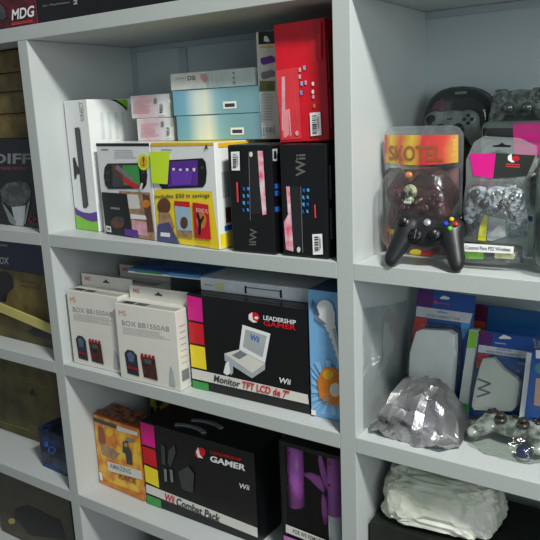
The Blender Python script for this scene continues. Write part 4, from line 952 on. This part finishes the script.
# clear sheet bag against the upright
film = plastic('loose clear film', (214, 220, 220), .12, rough=.16, bump=.5, bscale=14, haze=.05)
vs = []; fs = []; nu, nv = 26, 34
for i in range(nu+1):
    for j in range(nv+1):
        u, v = i/nu, j/nv; y_ = .03+u*.2
        g = min(1, max(0, (v-.3)*4)); x_ = W+T+.0012+g*(.010*math.sin(u*math.pi)+.005*abs(noise.noise(Vector((u*3, v*4, 1))))+.013*math.exp(-((u-.2-.3*(v-.65)**2*4)/.06)**2)*math.exp(-((v-.68)/.22)**2)+.003*abs(noise.noise(Vector((u*7, v*8, 5)))))
        vs.append((x_, y_, Z2+.002+v*.235*(1-.15*u)))
for i in range(nu):
    for j in range(nv): k = i*(nv+1)+j; fs.append([k, k+nv+1, k+nv+2, k+1])
o = MB().add(vs, fs, film, True).build('clear_bag'); tag(o, 'clear plastic bag standing against the middle upright beside the foil bag', 'bag')
# wrapped pad lying on the shelf
c = onZ(508, 432, Z2+.02)
gamepad('smoky clear gamepad with dark blue stick lying in plastic film on the right shelf', pose((c.x+.006, c.y+.002, Z2+.026), -4, -84, 0), .13, mat('smoky shell', (150, 156, 150), .16, rgb2=(74, 80, 74), scale=8, lo=.4, hi=.6), False, detail=mat('dark brown parts', (52, 46, 42), .3))
b = onZ(523, 452, Z2+.012)
r = thing('trackball', 'small dark blue ball under clear film at the front edge of the right shelf', 'ball', (b.x, b.y, Z2))
MB().ell((0, 0, .012), (.0115, .0115, .0115), mat('dark blue chrome', (34, 44, 96), .12, metal=.5)).build('ball', r)
MB().cyl((0, 0, 0), (0, 0, .005), .012, .0105, grey, 20).build('ring', r)
bm = bmesh.new(); bmesh.ops.create_icosphere(bm, subdivisions=4, radius=1)
for v in bm.verts:
    p = v.co; k = 1+.14*noise.noise(p*3)+.06*abs(noise.noise(p*7)); v.co = Vector((p.x*.080*k, p.y*.060*k, max(p.z, -.25)*.034*k+.0088))
o = MB().bm(bm, plastic('wrap film', (220, 226, 220), .03, rough=.1, bump=.7, bscale=60, haze=.02), True).build('plastic_wrap'); o.location = (c.x+.008, c.y-.004, Z2); o.rotation_euler = (0, 0, -.1); tag(o, 'clear wrinkled plastic wrap around the gamepad on the right shelf', 'wrap')

# ================================================================== RIGHT LOWER COMPARTMENT
r, S = carton('dark_box', 'wide black box under the white bag on the lower right shelf', [(0, 0), (1, 0), (1, 1), (0, 1)], Z3, .2, mat('dark green black card', (26, 34, 26), .5, rgb2=(16, 20, 14), scale=20), .168, w=.60, ang=0, loc=(.84, .04)); done(r, S)
bag = mat('white plastic bag', (226, 228, 216), .38, rgb2=(184, 192, 172), scale=10, bump=.9, bscale=14)  # darker greenish second tone paints shade into the folds
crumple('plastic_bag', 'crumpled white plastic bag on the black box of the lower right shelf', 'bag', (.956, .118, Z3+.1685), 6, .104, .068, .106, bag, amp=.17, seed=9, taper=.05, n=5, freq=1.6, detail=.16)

# ================================================================== LIGHT, CAMERA
def area(name, loc, tgt, sx, sy, power, col):
    l = bpy.data.lights.new(name, 'AREA'); l.shape = 'RECTANGLE'; l.size = sx; l.size_y = sy; l.energy = power; l.color = col
    o = bpy.data.objects.new(name, l); COL.objects.link(o); o.location = loc
    o.rotation_euler = (Vector(tgt)-Vector(loc)).to_track_quat('-Z', 'Y').to_euler()
area('ceiling_lamp', (2.1, -.95, 3.0), (1.0, 0, 1.2), .35, .12, 70, (1.0, 1.0, .95))
area('bounce_fill', (3.0, -1.7, 1.8), (1.1, .1, 1.4), 1.2, 1.0, 20, (.90, .98, 1.0))  # unseen soft area light, added in place of ambient bounce from the right
wd = bpy.data.worlds.new('World'); bpy.context.scene.world = wd; wd.use_nodes = True
bg = wd.node_tree.nodes['Background']; bg.inputs[0].default_value = (.80, .90, 1.0, 1); bg.inputs[1].default_value = .24
cam = bpy.data.cameras.new('Camera'); co = bpy.data.objects.new('Camera', cam); COL.objects.link(co)
cam.sensor_fit = 'HORIZONTAL'; cam.sensor_width = 36; cam.lens = 36*F/540; cam.clip_start = .01
M = Matrix(((CR.x, CU.x, -CF.x, CAM.x), (CR.y, CU.y, -CF.y, CAM.y), (CR.z, CU.z, -CF.z, CAM.z), (0, 0, 0, 1)))
co.matrix_world = M
GR = dict(console_box='console boxes standing on end', console_bundle_box='portable console bundle boxes', handheld_box='small handheld boxes stacked on the bundle boxes', glove_box='white glove boxes',
          gamepad='gamepads on the right shelves', blister_pack='blister packs in the upper right compartment', accessory_pack='blue accessory cards', curved_grip='pink grips in the window box',
          motion_wand='wands in the window box', flat_box='flat boxes lying on top', game_box='boxes on the top board', dark_box='plain black boxes')
for o in bpy.data.objects:
    k = o.name.split('.')[0]
    if o.parent is None and k in GR and 'group' not in o.keys(): o['group'] = GR[k]
sc = bpy.context.scene; sc.camera = co
sc.view_settings.view_transform = 'Standard'; sc.view_settings.look = 'None'
sc.cycles.transparent_max_bounces = 24
